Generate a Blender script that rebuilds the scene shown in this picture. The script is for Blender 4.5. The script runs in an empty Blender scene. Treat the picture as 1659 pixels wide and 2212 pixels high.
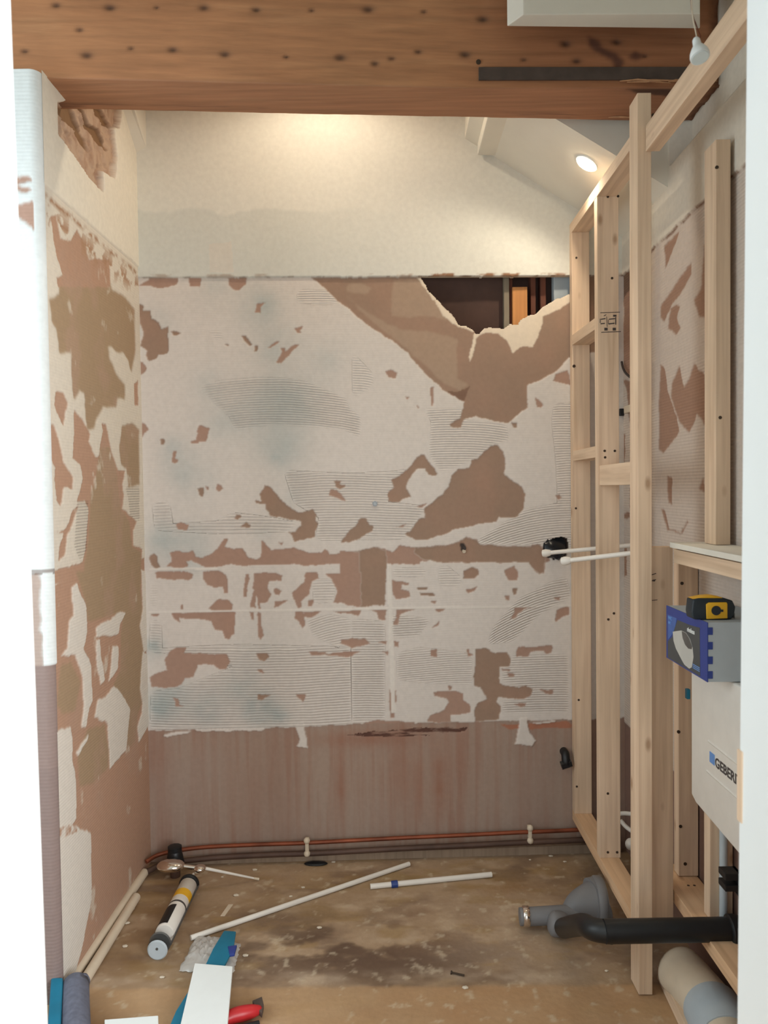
import bpy, bmesh, math, random
import numpy as np
from mathutils import Vector, Matrix

SC = bpy.context.scene
COL = SC.collection
# ------------------------------------------------------------------ camera
F_PX, CAM_H = 1660.0, 1.42
_v = np.array([(842-829.5)/F_PX, -(1056-1106)/F_PX, -1.0]); _v /= np.linalg.norm(_v)
_u = np.array([-.0125, 1.0, 0.0]); _u -= _v*(_u@_v); _u /= np.linalg.norm(_u)
RCAM = np.array([np.cross(_v, _u), _v, _u])          # camera axes in world axes
CPOS = np.array([0.0, 0.0, CAM_H])
cam_data = bpy.data.cameras.new('camera'); cam = bpy.data.objects.new('camera', cam_data); COL.objects.link(cam)
cam_data.sensor_fit = 'VERTICAL'; cam_data.sensor_height = 24.0
cam_data.lens = 24.0*F_PX/2212.0
cam_data.clip_start = 0.05
cam_data.dof.use_dof = True; cam_data.dof.focus_distance = 2.75; cam_data.dof.aperture_fstop = 4.5
cam.matrix_world = Matrix([list(RCAM[i])+[CPOS[i]] for i in range(3)]+[[0, 0, 0, 1]])
SC.camera = cam
# ------------------------------------------------------------------ colour management, world, lights
SC.view_settings.view_transform = 'Standard'; SC.view_settings.look = 'None'
SC.view_settings.exposure = 0.2; SC.view_settings.gamma = 1.0; SC.view_settings.use_curve_mapping = False
W = bpy.data.worlds.new('world'); SC.world = W; W.use_nodes = True
W.node_tree.nodes['Background'].inputs[0].default_value = (.90, .97, 1.0, 1)
W.node_tree.nodes['Background'].inputs[1].default_value = 0.55
def area(name, loc, aim, size, power, color, size_y=None):
    l = bpy.data.lights.new(name, 'AREA'); l.energy = power; l.color = color; l.size = size
    if size_y: l.shape = 'RECTANGLE'; l.size_y = size_y
    o = bpy.data.objects.new(name, l); COL.objects.link(o); o.location = loc
    o.rotation_euler = (Vector(aim)-Vector(loc)).to_track_quat('-Z', 'Y').to_euler(); return o
area('hall_fill_light', (.3, -1.9, 1.9), (0, 2.5, 1.2), 2.2, 58, (1, .985, .97), 1.8)       # added fill behind the camera, standing in for hall daylight
area('assumed_side_daylight', (-2.1, 1.35, 1.6), (-.6, 2.3, 1.4), 1.0, 20, (.86, .96, 1.0), 1.6)  # bare area light for assumed daylight from the left; no window is modelled
area('hall_side_fill_light', (1.5, -.55, 1.5), (-.6, 1.2, 1.35), .9, 100, (.97, .985, 1.0), 1.3)   # added light from the right, brightens the left jamb and left wall
ASSUMED_LAMP = (-.22, 2.56, 2.93)  # assumed lamp, unseen behind the beam, inferred from the glow on the wall
def spot(name, loc, aim, power, angle, color, blend=.6, rad=.025):
    l = bpy.data.lights.new(name, 'SPOT'); l.energy = power; l.color = color; l.spot_size = math.radians(angle); l.spot_blend = blend; l.shadow_soft_size = rad
    o = bpy.data.objects.new(name, l); COL.objects.link(o); o.location = loc
    o.rotation_euler = (Vector(aim)-Vector(loc)).to_track_quat('-Z', 'Y').to_euler(); return o

# ------------------------------------------------------------------ pixel -> plane helpers (to place things at their real distance)
def ray(px, py): return RCAM @ np.array([(px-829.5)/F_PX, -(py-1106)/F_PX, -1.0])
def on(px, py, n, c):
    r = ray(px, py); n = np.array(n, float); return CPOS + r*((c-n@CPOS)/(n@r))
def onX(px, py, x): return Vector(on(px, py, (1, 0, 0), x))
def onY(px, py, y): return Vector(on(px, py, (0, 1, 0), y))
def onZ(px, py, z=0.0): return Vector(on(px, py, (0, 0, 1), z))
KB, DB = .04, 2.94                      # back wall: y = DB + KB*x
def onB(px, py, off=0.0): return Vector(on(px, py, (-KB, 1, 0), DB-off))
XL, XR = -.935, .905

# ------------------------------------------------------------------ materials
def lin(c):
    c = np.array(c, float)/255.0
    return np.where(c <= .04045, c/12.92, ((c+.055)/1.055)**2.4)
def new_mat(name):
    m = bpy.data.materials.new(name); m.use_nodes = True
    nt = m.node_tree; return m, nt, nt.nodes['Principled BSDF']
def mat(name, rgb, rough=.6, metal=0.0, var=.12, scale=25, bump=0.0, emit=None, trans=0.0):
    m, nt, b = new_mat(name); c = lin(rgb)
    n = nt.nodes.new('ShaderNodeTexNoise'); n.inputs['Scale'].default_value = scale; n.inputs['Detail'].default_value = 5
    tc = nt.nodes.new('ShaderNodeTexCoord'); nt.links.new(tc.outputs['Object'], n.inputs['Vector'])
    r = nt.nodes.new('ShaderNodeValToRGB'); e = r.color_ramp.elements
    e[0].position = .3; e[1].position = .7
    e[0].color = (*(c*(1-var)), 1); e[1].color = (*np.minimum(c*(1+var*.5), 1), 1)
    nt.links.new(n.outputs['Fac'], r.inputs[0]); nt.links.new(r.outputs[0], b.inputs['Base Color'])
    b.inputs['Roughness'].default_value = rough; b.inputs['Metallic'].default_value = metal
    if bump:
        bp = nt.nodes.new('ShaderNodeBump'); bp.inputs['Distance'].default_value = bump
        nt.links.new(n.outputs['Fac'], bp.inputs['Height']); nt.links.new(bp.outputs[0], b.inputs['Normal'])
    if emit:
        b.inputs['Emission Color'].default_value = (*emit[0], 1); b.inputs['Emission Strength'].default_value = emit[1]
    if trans: b.inputs['Transmission Weight'].default_value = trans
    return m
def wood_mat(name, rgb, dark, rough=.75, gs=1.0, knots=True):
    """timber whose grain runs along the piece's local Z"""
    m, nt, b = new_mat(name); L = nt.links.new
    tc = nt.nodes.new('ShaderNodeTexCoord'); oi = nt.nodes.new('ShaderNodeObjectInfo')
    ad = nt.nodes.new('ShaderNodeVectorMath'); ad.operation = 'ADD'; L(tc.outputs['Object'], ad.inputs[0])
    sc = nt.nodes.new('ShaderNodeVectorMath'); sc.operation = 'SCALE'; sc.inputs['Scale'].default_value = 7.0
    cb = nt.nodes.new('ShaderNodeCombineXYZ')
    for i in range(3): L(oi.outputs['Random'], cb.inputs[i])
    L(cb.outputs[0], sc.inputs[0]); L(sc.outputs[0], ad.inputs[1])
    mp = nt.nodes.new('ShaderNodeMapping'); mp.inputs['Scale'].default_value = (60*gs, 60*gs, 2.2*gs); L(ad.outputs[0], mp.inputs[0])
    n = nt.nodes.new('ShaderNodeTexNoise'); n.inputs['Scale'].default_value = 1; n.inputs['Detail'].default_value = 4; n.inputs['Distortion'].default_value = .4; L(mp.outputs[0], n.inputs['Vector'])
    mp2 = nt.nodes.new('ShaderNodeMapping'); mp2.inputs['Scale'].default_value = (9, 9, 2.5); L(ad.outputs[0], mp2.inputs[0])
    n2 = nt.nodes.new('ShaderNodeTexNoise'); n2.inputs['Scale'].default_value = 1; n2.inputs['Detail'].default_value = 3; L(mp2.outputs[0], n2.inputs['Vector'])
    c = lin(rgb); d = lin(dark)
    r = nt.nodes.new('ShaderNodeValToRGB'); e = r.color_ramp.elements
    e[0].position = .25; e[1].position = .62; e[0].color = (*(c*.62+d*.38), 1); e[1].color = (*c, 1); L(n.outputs['Fac'], r.inputs[0])
    r2 = nt.nodes.new('ShaderNodeValToRGB'); e = r2.color_ramp.elements
    e[0].position = .3; e[1].position = .7; e[0].color = (.86, .84, .80, 1); e[1].color = (1.06, 1.03, 1, 1); L(n2.outputs['Fac'], r2.inputs[0])
    mx = nt.nodes.new('ShaderNodeMix'); mx.data_type = 'RGBA'; mx.blend_type = 'MULTIPLY'; mx.inputs[0].default_value = 1
    L(r.outputs[0], mx.inputs[6]); L(r2.outputs[0], mx.inputs[7]); out = mx.outputs[2]
    if knots:
        mp3 = nt.nodes.new('ShaderNodeMapping'); mp3.inputs['Scale'].default_value = (16, 16, 7); L(ad.outputs[0], mp3.inputs[0])
        v = nt.nodes.new('ShaderNodeTexVoronoi'); v.inputs['Scale'].default_value = .8; L(mp3.outputs[0], v.inputs['Vector'])
        r3 = nt.nodes.new('ShaderNodeValToRGB'); e = r3.color_ramp.elements
        e[0].position = .05; e[1].position = .14; e[0].color = (.7, .7, .7, 1); e[1].color = (0, 0, 0, 1); L(v.outputs['Distance'], r3.inputs[0])
        mk = nt.nodes.new('ShaderNodeMix'); mk.data_type = 'RGBA'; L(r3.outputs[0], mk.inputs[0]); L(out, mk.inputs[6]); mk.inputs[7].default_value = (*d, 1); out = mk.outputs[2]
    L(out, b.inputs['Base Color']); b.inputs['Roughness'].default_value = rough
    bp = nt.nodes.new('ShaderNodeBump'); bp.inputs['Distance'].default_value = .0006; L(n.outputs['Fac'], bp.inputs['Height']); L(bp.outputs[0], b.inputs['Normal'])
    return m
def attr_mat(name, rough=.9, fine=.0003, grain=None, ridge=True):
    """surface whose own colours (plaster, adhesive, paint) are stored per vertex, with combed ridges as relief"""
    m, nt, b = new_mat(name); L = nt.links.new
    a = nt.nodes.new('ShaderNodeAttribute'); a.attribute_name = 'paint'
    tc = nt.nodes.new('ShaderNodeTexCoord')
    mp = nt.nodes.new('ShaderNodeMapping'); mp.inputs['Scale'].default_value = grain or (1, 1, 1); L(tc.outputs['Object'], mp.inputs[0])
    n = nt.nodes.new('ShaderNodeTexNoise'); n.inputs['Scale'].default_value = 60 if not grain else 1; n.inputs['Detail'].default_value = 8; L(mp.outputs[0], n.inputs['Vector'])
    r = nt.nodes.new('ShaderNodeValToRGB'); e = r.color_ramp.elements; v = .965 if not grain else .74
    e[0].position = .3; e[1].position = .68; e[0].color = (v, v, v, 1); e[1].color = (1.04, 1.04, 1.04, 1); L(n.outputs['Fac'], r.inputs[0])
    mx = nt.nodes.new('ShaderNodeMix'); mx.data_type = 'RGBA'; mx.blend_type = 'MULTIPLY'; mx.inputs[0].default_value = 1
    L(a.outputs['Color'], mx.inputs[6]); L(r.outputs[0], mx.inputs[7]); L(mx.outputs[2], b.inputs['Base Color'])
    b.inputs['Roughness'].default_value = rough
    bp = nt.nodes.new('ShaderNodeBump'); bp.inputs['Distance'].default_value = fine; L(n.outputs['Fac'], bp.inputs['Height'])
    last = bp
    if ridge:
        p = nt.nodes.new('ShaderNodeAttribute'); p.attribute_name = 'phase'; q = nt.nodes.new('ShaderNodeAttribute'); q.attribute_name = 'ridge'
        s = nt.nodes.new('ShaderNodeMath'); s.operation = 'SINE'; L(p.outputs['Fac'], s.inputs[0])
        t = nt.nodes.new('ShaderNodeMath'); t.operation = 'MULTIPLY'; L(s.outputs[0], t.inputs[0]); L(q.outputs['Fac'], t.inputs[1])
        b2 = nt.nodes.new('ShaderNodeBump'); b2.inputs['Distance'].default_value = .0017; L(t.outputs[0], b2.inputs['Height']); L(bp.outputs[0], b2.inputs['Normal']); last = b2
    L(last.outputs[0], b.inputs['Normal'])
    return m
M = dict(
    pine=wood_mat('pine', (230, 206, 180), (156, 118, 86)),
    pine_o=wood_mat('pine_warm', (224, 190, 154), (156, 112, 78)),
    old=wood_mat('old_wood', (120, 72, 46), (50, 28, 20)),
    cavity=mat('dark_board', (84, 62, 54), .9, var=.1),
    white=mat('white_gloss', (232, 238, 238), .45, var=.02),
    plaster=mat('white_plaster', (226, 222, 210), .9, var=.04, scale=8, bump=.001),
    jamb=mat('jamb_paint', (236, 243, 244), .5, var=.02, scale=3),
    pipe=mat('white_plastic', (226, 222, 214), .4, var=.04),
    cream=mat('cream_plastic', (214, 200, 178), .5, var=.1, scale=12),
    grey=mat('grey_plastic', (116, 116, 118), .55, var=.1, scale=8),
    black=mat('black_plastic', (16, 20, 24), .45, var=.2),
    blackm=mat('black_membrane', (14, 22, 32), .25, var=.3, scale=18, bump=.002),
    copper=mat('copper', (140, 78, 54), .5, metal=.6, var=.45, scale=9),
    copperd=mat('tarnished_copper', (92, 70, 60), .6, metal=.3, var=.3, scale=10),
    chrome=mat('chrome', (225, 215, 205), .14, metal=1, var=.05),
    steel=mat('dull_steel', (120, 122, 122), .4, metal=.8, var=.2),
    iron=mat('dark_iron', (92, 80, 74), .6, metal=.4, var=.25, scale=20, bump=.001),
    blue=mat('box_blue', (42, 62, 138), .5, var=.05),
    blue2=mat('tape_blue', (32, 62, 130), .4),
    lblue=mat('print_light_blue', (104, 150, 214), .5, var=.15),
    mblue=mat('print_mid_blue', (66, 100, 170), .5, var=.15),
    dgrey=mat('print_dark', (70, 74, 76), .5),
    lgrey=mat('print_light', (190, 190, 184), .5, var=.1, scale=8),
    carton=mat('carton_grey', (176, 186, 192), .7, var=.04),
    teal=mat('teal_plastic', (14, 118, 150), .45, var=.15, scale=10),
    fabric=mat('grey_fabric', (104, 108, 124), .9, var=.22, scale=60, bump=.002),
    red=mat('red_rubber', (190, 38, 44), .4, var=.12),
    yellow=mat('yellow_plastic', (232, 178, 38), .45, var=.05),
    navy=mat('navy_plastic', (28, 40, 48), .5, var=.1),
    crumb=mat('plaster_crumb', (214, 204, 186), .9),
    skirting=wood_mat('dusty_timber', (150, 132, 114), (90, 72, 58), knots=False),
    lath=wood_mat('broken_lath', (196, 150, 112), (120, 84, 56), knots=False),
    ink=mat('stamp_ink', (70, 62, 60), .8),
    screw=mat('screw_steel', (74, 62, 52), .5, metal=.5),
    bag=mat('clear_bag', (228, 226, 222), .15, trans=.3, var=.05),
    lens=mat('frosted_lens', (214, 228, 230), .35, var=.03),
)

# ------------------------------------------------------------------ object helpers
def tag(o, label=None, cat=None, group=None, kind=None):
    if label: o['label'] = label
    if cat: o['category'] = cat
    if group: o['group'] = group
    if kind: o['kind'] = kind
    return o
def adopt(o, parent):
    o.parent = parent; o.matrix_parent_inverse = Matrix.Translation(-Vector(parent['_w'])) if '_w' in parent else Matrix.Identity(4)
def thing(name, label, cat, loc=(0, 0, 0), group=None):
    o = bpy.data.objects.new(name, None); COL.objects.link(o); o.location = loc; o['_w'] = list(loc); o.empty_display_size = .05
    return tag(o, label, cat, group)
def obj(name, bm, m, parent=None, smooth=False, origin=None):
    me = bpy.data.meshes.new(name)
    bmesh.ops.recalc_face_normals(bm, faces=bm.faces)
    if origin is None and parent is None and len(bm.verts):
        xs = [v.co for v in bm.verts]
        origin = Vector((sum(v.x for v in xs)/len(xs), sum(v.y for v in xs)/len(xs), min(v.z for v in xs)))
    if origin is not None: bmesh.ops.translate(bm, verts=bm.verts, vec=-Vector(origin))
    bm.to_mesh(me); bm.free()
    for mm in (m if isinstance(m, list) else [m]): me.materials.append(mm)
    if smooth:
        for p in me.polygons: p.use_smooth = True
    o = bpy.data.objects.new(name, me); COL.objects.link(o)
    if origin is not None: o.location = origin
    o['_w'] = list(origin) if origin is not None else [0, 0, 0]
    if parent is not None: adopt(o, parent)
    return o
def struct(name, bm, m, **k): return tag(obj(name, bm, m, **k), kind='structure')
def hexa(bm, c):
    """box from 8 corners: 4 bottom, 4 top, same winding"""
    v = [bm.verts.new(Vector(p)) for p in c]
    for f in ((0, 1, 2, 3), (7, 6, 5, 4), (0, 4, 5, 1), (1, 5, 6, 2), (2, 6, 7, 3), (3, 7, 4, 0)): bm.faces.new([v[i] for i in f])
    return v
def add_box(bm, x0, x1, y0, y1, z0, z1):
    return hexa(bm, [(x0, y0, z0), (x1, y0, z0), (x1, y1, z0), (x0, y1, z0), (x0, y0, z1), (x1, y0, z1), (x1, y1, z1), (x0, y1, z1)])
def bev(bm, w, seg=2):
    bmesh.ops.bevel(bm, geom=list(bm.edges), offset=w, segments=seg, profile=.6, affect='EDGES', clamp_overlap=True); return bm
def box(x0, x1, y0, y1, z0, z1, w=0):
    bm = bmesh.new(); add_box(bm, x0, x1, y0, y1, z0, z1)
    return bev(bm, w) if w else bm
def timber(name, p0, p1, w, d, parent=None, side=(1, 0, 0), m=None, bevel=.0015):
    """squared timber from p0 to p1 (centre line), w across 'side', d across the third axis; local Z is the grain"""
    p0, p1 = Vector(p0), Vector(p1); z = (p1-p0); Ln = z.length; z.normalize()
    x = Vector(side); x = (x-z*x.dot(z)).normalized(); y = z.cross(x)
    bm = box(-w/2, w/2, -d/2, d/2, 0, Ln, bevel)
    me = bpy.data.meshes.new(name); bm.to_mesh(me); bm.free(); me.materials.append(m or M['pine'])
    o = bpy.data.objects.new(name, me); COL.objects.link(o)
    mw = Matrix(((x.x, y.x, z.x, p0.x), (x.y, y.y, z.y, p0.y), (x.z, y.z, z.z, p0.z), (0, 0, 0, 1)))
    o['_w'] = list(p0)
    if parent is not None: adopt(o, parent)
    o.matrix_basis = mw if parent is None else mw
    return o
def tube(bm, pts, r, seg=16, caps=True):
    pts = [Vector(p) for p in pts]; n = len(pts); rr = r if isinstance(r, (list, tuple)) else [r]*n
    t0 = (pts[1]-pts[0]).normalized(); up = Vector((0, 0, 1)) if abs(t0.z) < .9 else Vector((1, 0, 0))
    nrm = (up-t0*up.dot(t0)).normalized(); rings = []
    for i, p in enumerate(pts):
        t = ((pts[min(i+1, n-1)]-pts[max(i-1, 0)])).normalized()
        nrm = (nrm-t*nrm.dot(t)).normalized(); bn = t.cross(nrm)
        rings.append([bm.verts.new(p+(nrm*math.cos(a)+bn*math.sin(a))*rr[i]) for a in [2*math.pi*k/seg for k in range(seg)]])
    for a, b in zip(rings, rings[1:]):
        for k in range(seg): bm.faces.new((a[k], a[(k+1) % seg], b[(k+1) % seg], b[k]))
    if caps: bm.faces.new(rings[0][::-1]); bm.faces.new(rings[-1])
    return bm
def spline(pts, n=8):
    P = [Vector(p) for p in pts]; P = [P[0]*2-P[1]]+P+[P[-1]*2-P[-2]]; out = []
    for i in range(1, len(P)-2):
        for k in range(n):
            t = k/n; a, b, c, d = P[i-1:i+3]
            out.append(.5*((2*b)+(c-a)*t+(2*a-5*b+4*c-d)*t*t+(3*b-3*c+d-a)*t**3))
    return out+[P[-2]]
def tubeo(name, pts, r, m, parent=None, seg=16, **k): return smooth_by_angle(obj(name, tube(bmesh.new(), pts, r, seg), m, parent, **k), 45)
def smooth_by_angle(o, deg=40):
    me = o.data
    for p in me.polygons: p.use_smooth = True
    try:
        me.set_sharp_from_angle(angle=math.radians(deg))
    except Exception: pass
    return o

# ------------------------------------------------------------------ numpy noise and painted relief grids
def vnoise(x, y, s, seed):
    rs = np.random.RandomState(seed); T = rs.rand(256, 256)
    x = x/s+100; y = y/s+100; xi = np.floor(x).astype(int); yi = np.floor(y).astype(int); fx = x-xi; fy = y-yi
    fx = fx*fx*(3-2*fx); fy = fy*fy*(3-2*fy); g = lambda a, b: T[a % 256, b % 256]
    return (g(xi, yi)*(1-fx)+g(xi+1, yi)*fx)*(1-fy)+(g(xi, yi+1)*(1-fx)+g(xi+1, yi+1)*fx)*fy
def fbm(x, y, s, seed, o=4):
    r = 0; a = 1; t = 0
    for i in range(o): r = r+a*vnoise(x, y, s/2**i, seed+i); t += a; a *= .55
    return r/t
def inpoly(X, Y, P):
    P = np.array(P, float); x0, y0 = P.min(0); x1, y1 = P.max(0); out = np.zeros(X.shape, bool)
    sel = (X >= x0) & (X <= x1) & (Y >= y0) & (Y <= y1)
    if not sel.any(): return out
    x = X[sel]; y = Y[sel]; r = np.zeros(x.shape, bool); n = len(P)
    for i in range(n):
        ax, ay = P[i]; bx, by = P[i-1]
        if ay == by: continue
        c = ((ay > y) != (by > y)) & (x < (bx-ax)*(y-ay)/(by-ay)+ax); r ^= c
    out[sel] = r; return out
def blur(a, n=1):
    for _ in range(n):
        a = np.pad(a, 1, mode='edge'); a = (a[1:-1, 1:-1]*2+a[:-2, 1:-1]+a[2:, 1:-1]+a[1:-1, :-2]+a[1:-1, 2:])/6
    return a
class Sheet:
    """a real surface sampled on a grid (u along, v up) that carries colour, relief and comb ridges"""
    def __init__(s, u0, u1, v0, v1, du, dv, world, topx, rag=.004, seed=1):
        s.nu = int(round((u1-u0)/du))+1; s.nv = int(round((v1-v0)/dv))+1
        s.U, s.V = np.meshgrid(np.linspace(u0, u1, s.nu), np.linspace(v0, v1, s.nv)); s.world = world; s.topx = topx
        U, V = s.U, s.V
        s.RU = U+rag*(fbm(U, V, .03, seed)-.5)*3; s.RV = V+rag*(fbm(U, V, .03, seed+50)-.5)*3
        s.col = np.zeros(U.shape+(3,)); s.h = np.zeros(U.shape); s.ridge = np.zeros(U.shape); s.ph = np.zeros(U.shape); s.hole = np.zeros(U.shape, bool)
    def poly(s, pts, crop=(0, 0, 1), ragged=True):
        P = [s.topx(crop[0]+x/crop[2], crop[1]+y/crop[2]) for x, y in pts]
        return inpoly(s.RU if ragged else s.U, s.RV if ragged else s.V, P)
    def fill(s, m, rgb, h=None):
        m = blur(m.astype(float)) if m.dtype == bool else m
        s.col = s.col*(1-m[..., None])+lin(rgb)*m[..., None]
        if h is not None: s.h = s.h*(1-m)+h*m
    def blob(s, px, py, rad, rgb, a, asp=1.0):
        u, v = s.topx(px, py); d = ((s.U-u)/rad)**2+((s.V-v)/(rad*asp))**2
        n = fbm(s.U, s.V, rad*.7, int(px) % 97, 3); s.fill(np.clip(np.exp(-d*1.6)*a*(.3+1.4*n), 0, 1), rgb)
    def build(s, name, m, smooth=True, thick=None):
        Wd = s.world(s.U, s.V, s.h); nu, nv = s.nu, s.nv
        idx = np.arange(nu*nv).reshape(nv, nu)
        q = np.stack([idx[:-1, :-1], idx[:-1, 1:], idx[1:, 1:], idx[1:, :-1]], -1)
        hq = s.hole[:-1, :-1] | s.hole[:-1, 1:] | s.hole[1:, 1:] | s.hole[1:, :-1]
        V = Wd.reshape(-1, 3); C = s.col.reshape(-1, 3); quads = q[~hq].reshape(-1, 4)
        rg = s.ridge.ravel(); ph = s.ph.ravel()
        if thick is not None and hq.any():      # broken edge of the board around the holes
            B = s.world(s.U, s.V, s.h*0-thick).reshape(-1, 3); off = len(V); V = np.vstack([V, B]); C = np.vstack([C, np.tile(lin((205, 188, 162)), (off, 1))])
            rg = np.r_[rg, rg*0]; ph = np.r_[ph, ph*0]; ex = []
            ok = ~hq
            for (a, b, di, dj) in ((0, 1, -1, 0), (2, 3, 1, 0), (3, 0, 0, -1), (1, 2, 0, 1)):
                nb = np.zeros_like(hq); 
                if di == -1: nb[1:, :] = hq[:-1, :]
                if di == 1: nb[:-1, :] = hq[1:, :]
                if dj == -1: nb[:, 1:] = hq[:, :-1]
                if dj == 1: nb[:, :-1] = hq[:, 1:]
                e = q[ok & nb]; ex.append(np.stack([e[:, b], e[:, a], e[:, a]+off, e[:, b]+off], -1))
            quads = np.vstack([quads]+ex)
            used = np.zeros(len(V), bool); used[quads.ravel()] = True
            mp = np.cumsum(used)-1; V = V[used]; C = C[used]; rg = rg[used]; ph = ph[used]; quads = mp[quads]
        me = bpy.data.meshes.new(name); me.vertices.add(len(V)); me.vertices.foreach_set('co', V.astype(np.float32).ravel())
        me.loops.add(quads.size); me.loops.foreach_set('vertex_index', quads.astype(np.int32).ravel())
        me.polygons.add(len(quads)); me.polygons.foreach_set('loop_start', np.arange(0, quads.size, 4, dtype=np.int32))
        me.update(calc_edges=True); me.validate()
        a = me.attributes.new('paint', 'FLOAT_COLOR', 'POINT'); a.data.foreach_set('color', np.hstack([C, np.ones((len(C), 1))]).astype(np.float32).ravel())
        a = me.attributes.new('ridge', 'FLOAT', 'POINT'); a.data.foreach_set('value', rg.astype(np.float32))
        a = me.attributes.new('phase', 'FLOAT', 'POINT'); a.data.foreach_set('value', ph.astype(np.float32))
        if smooth: me.polygons.foreach_set('use_smooth', np.ones(len(quads), bool))
        me.materials.append(m); o = bpy.data.objects.new(name, me); COL.objects.link(o); return o
wall_mat = attr_mat('wall_surface', .92)
ADH = (214, 207, 200); PINK = (168, 138, 122); BROWN = (154, 129, 111); TORN = (228, 214, 194); PAPER = (172, 150, 130); PAINT = (220, 220, 212)
CA, CB, CC, CD = (280, 580, 3.16), (760, 580, 3.16), (300, 1150, 3.456), (760, 1150, 3.456)
# ------------------------------------------------------------------ back wall
def bw(U, V, h):      # h: out of the wall, towards the room
    n = math.hypot(1, KB); return np.stack([U+KB/n*h, DB+KB*U-h/n, V], -1)
def bpx(px, py): p = onB(px, py); return (p.x, p.z)
S = Sheet(-1.02, 1.0, -.01, 3.02, .0031, .0031, bw, bpx, seed=3)
n1 = fbm(S.U, S.V, .25, 11); n2 = fbm(S.U, S.V, .05, 12)
S.col[:] = lin(ADH); S.h[:] = .0035
S.col *= (1+.05*(n1-.5))[..., None]
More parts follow.
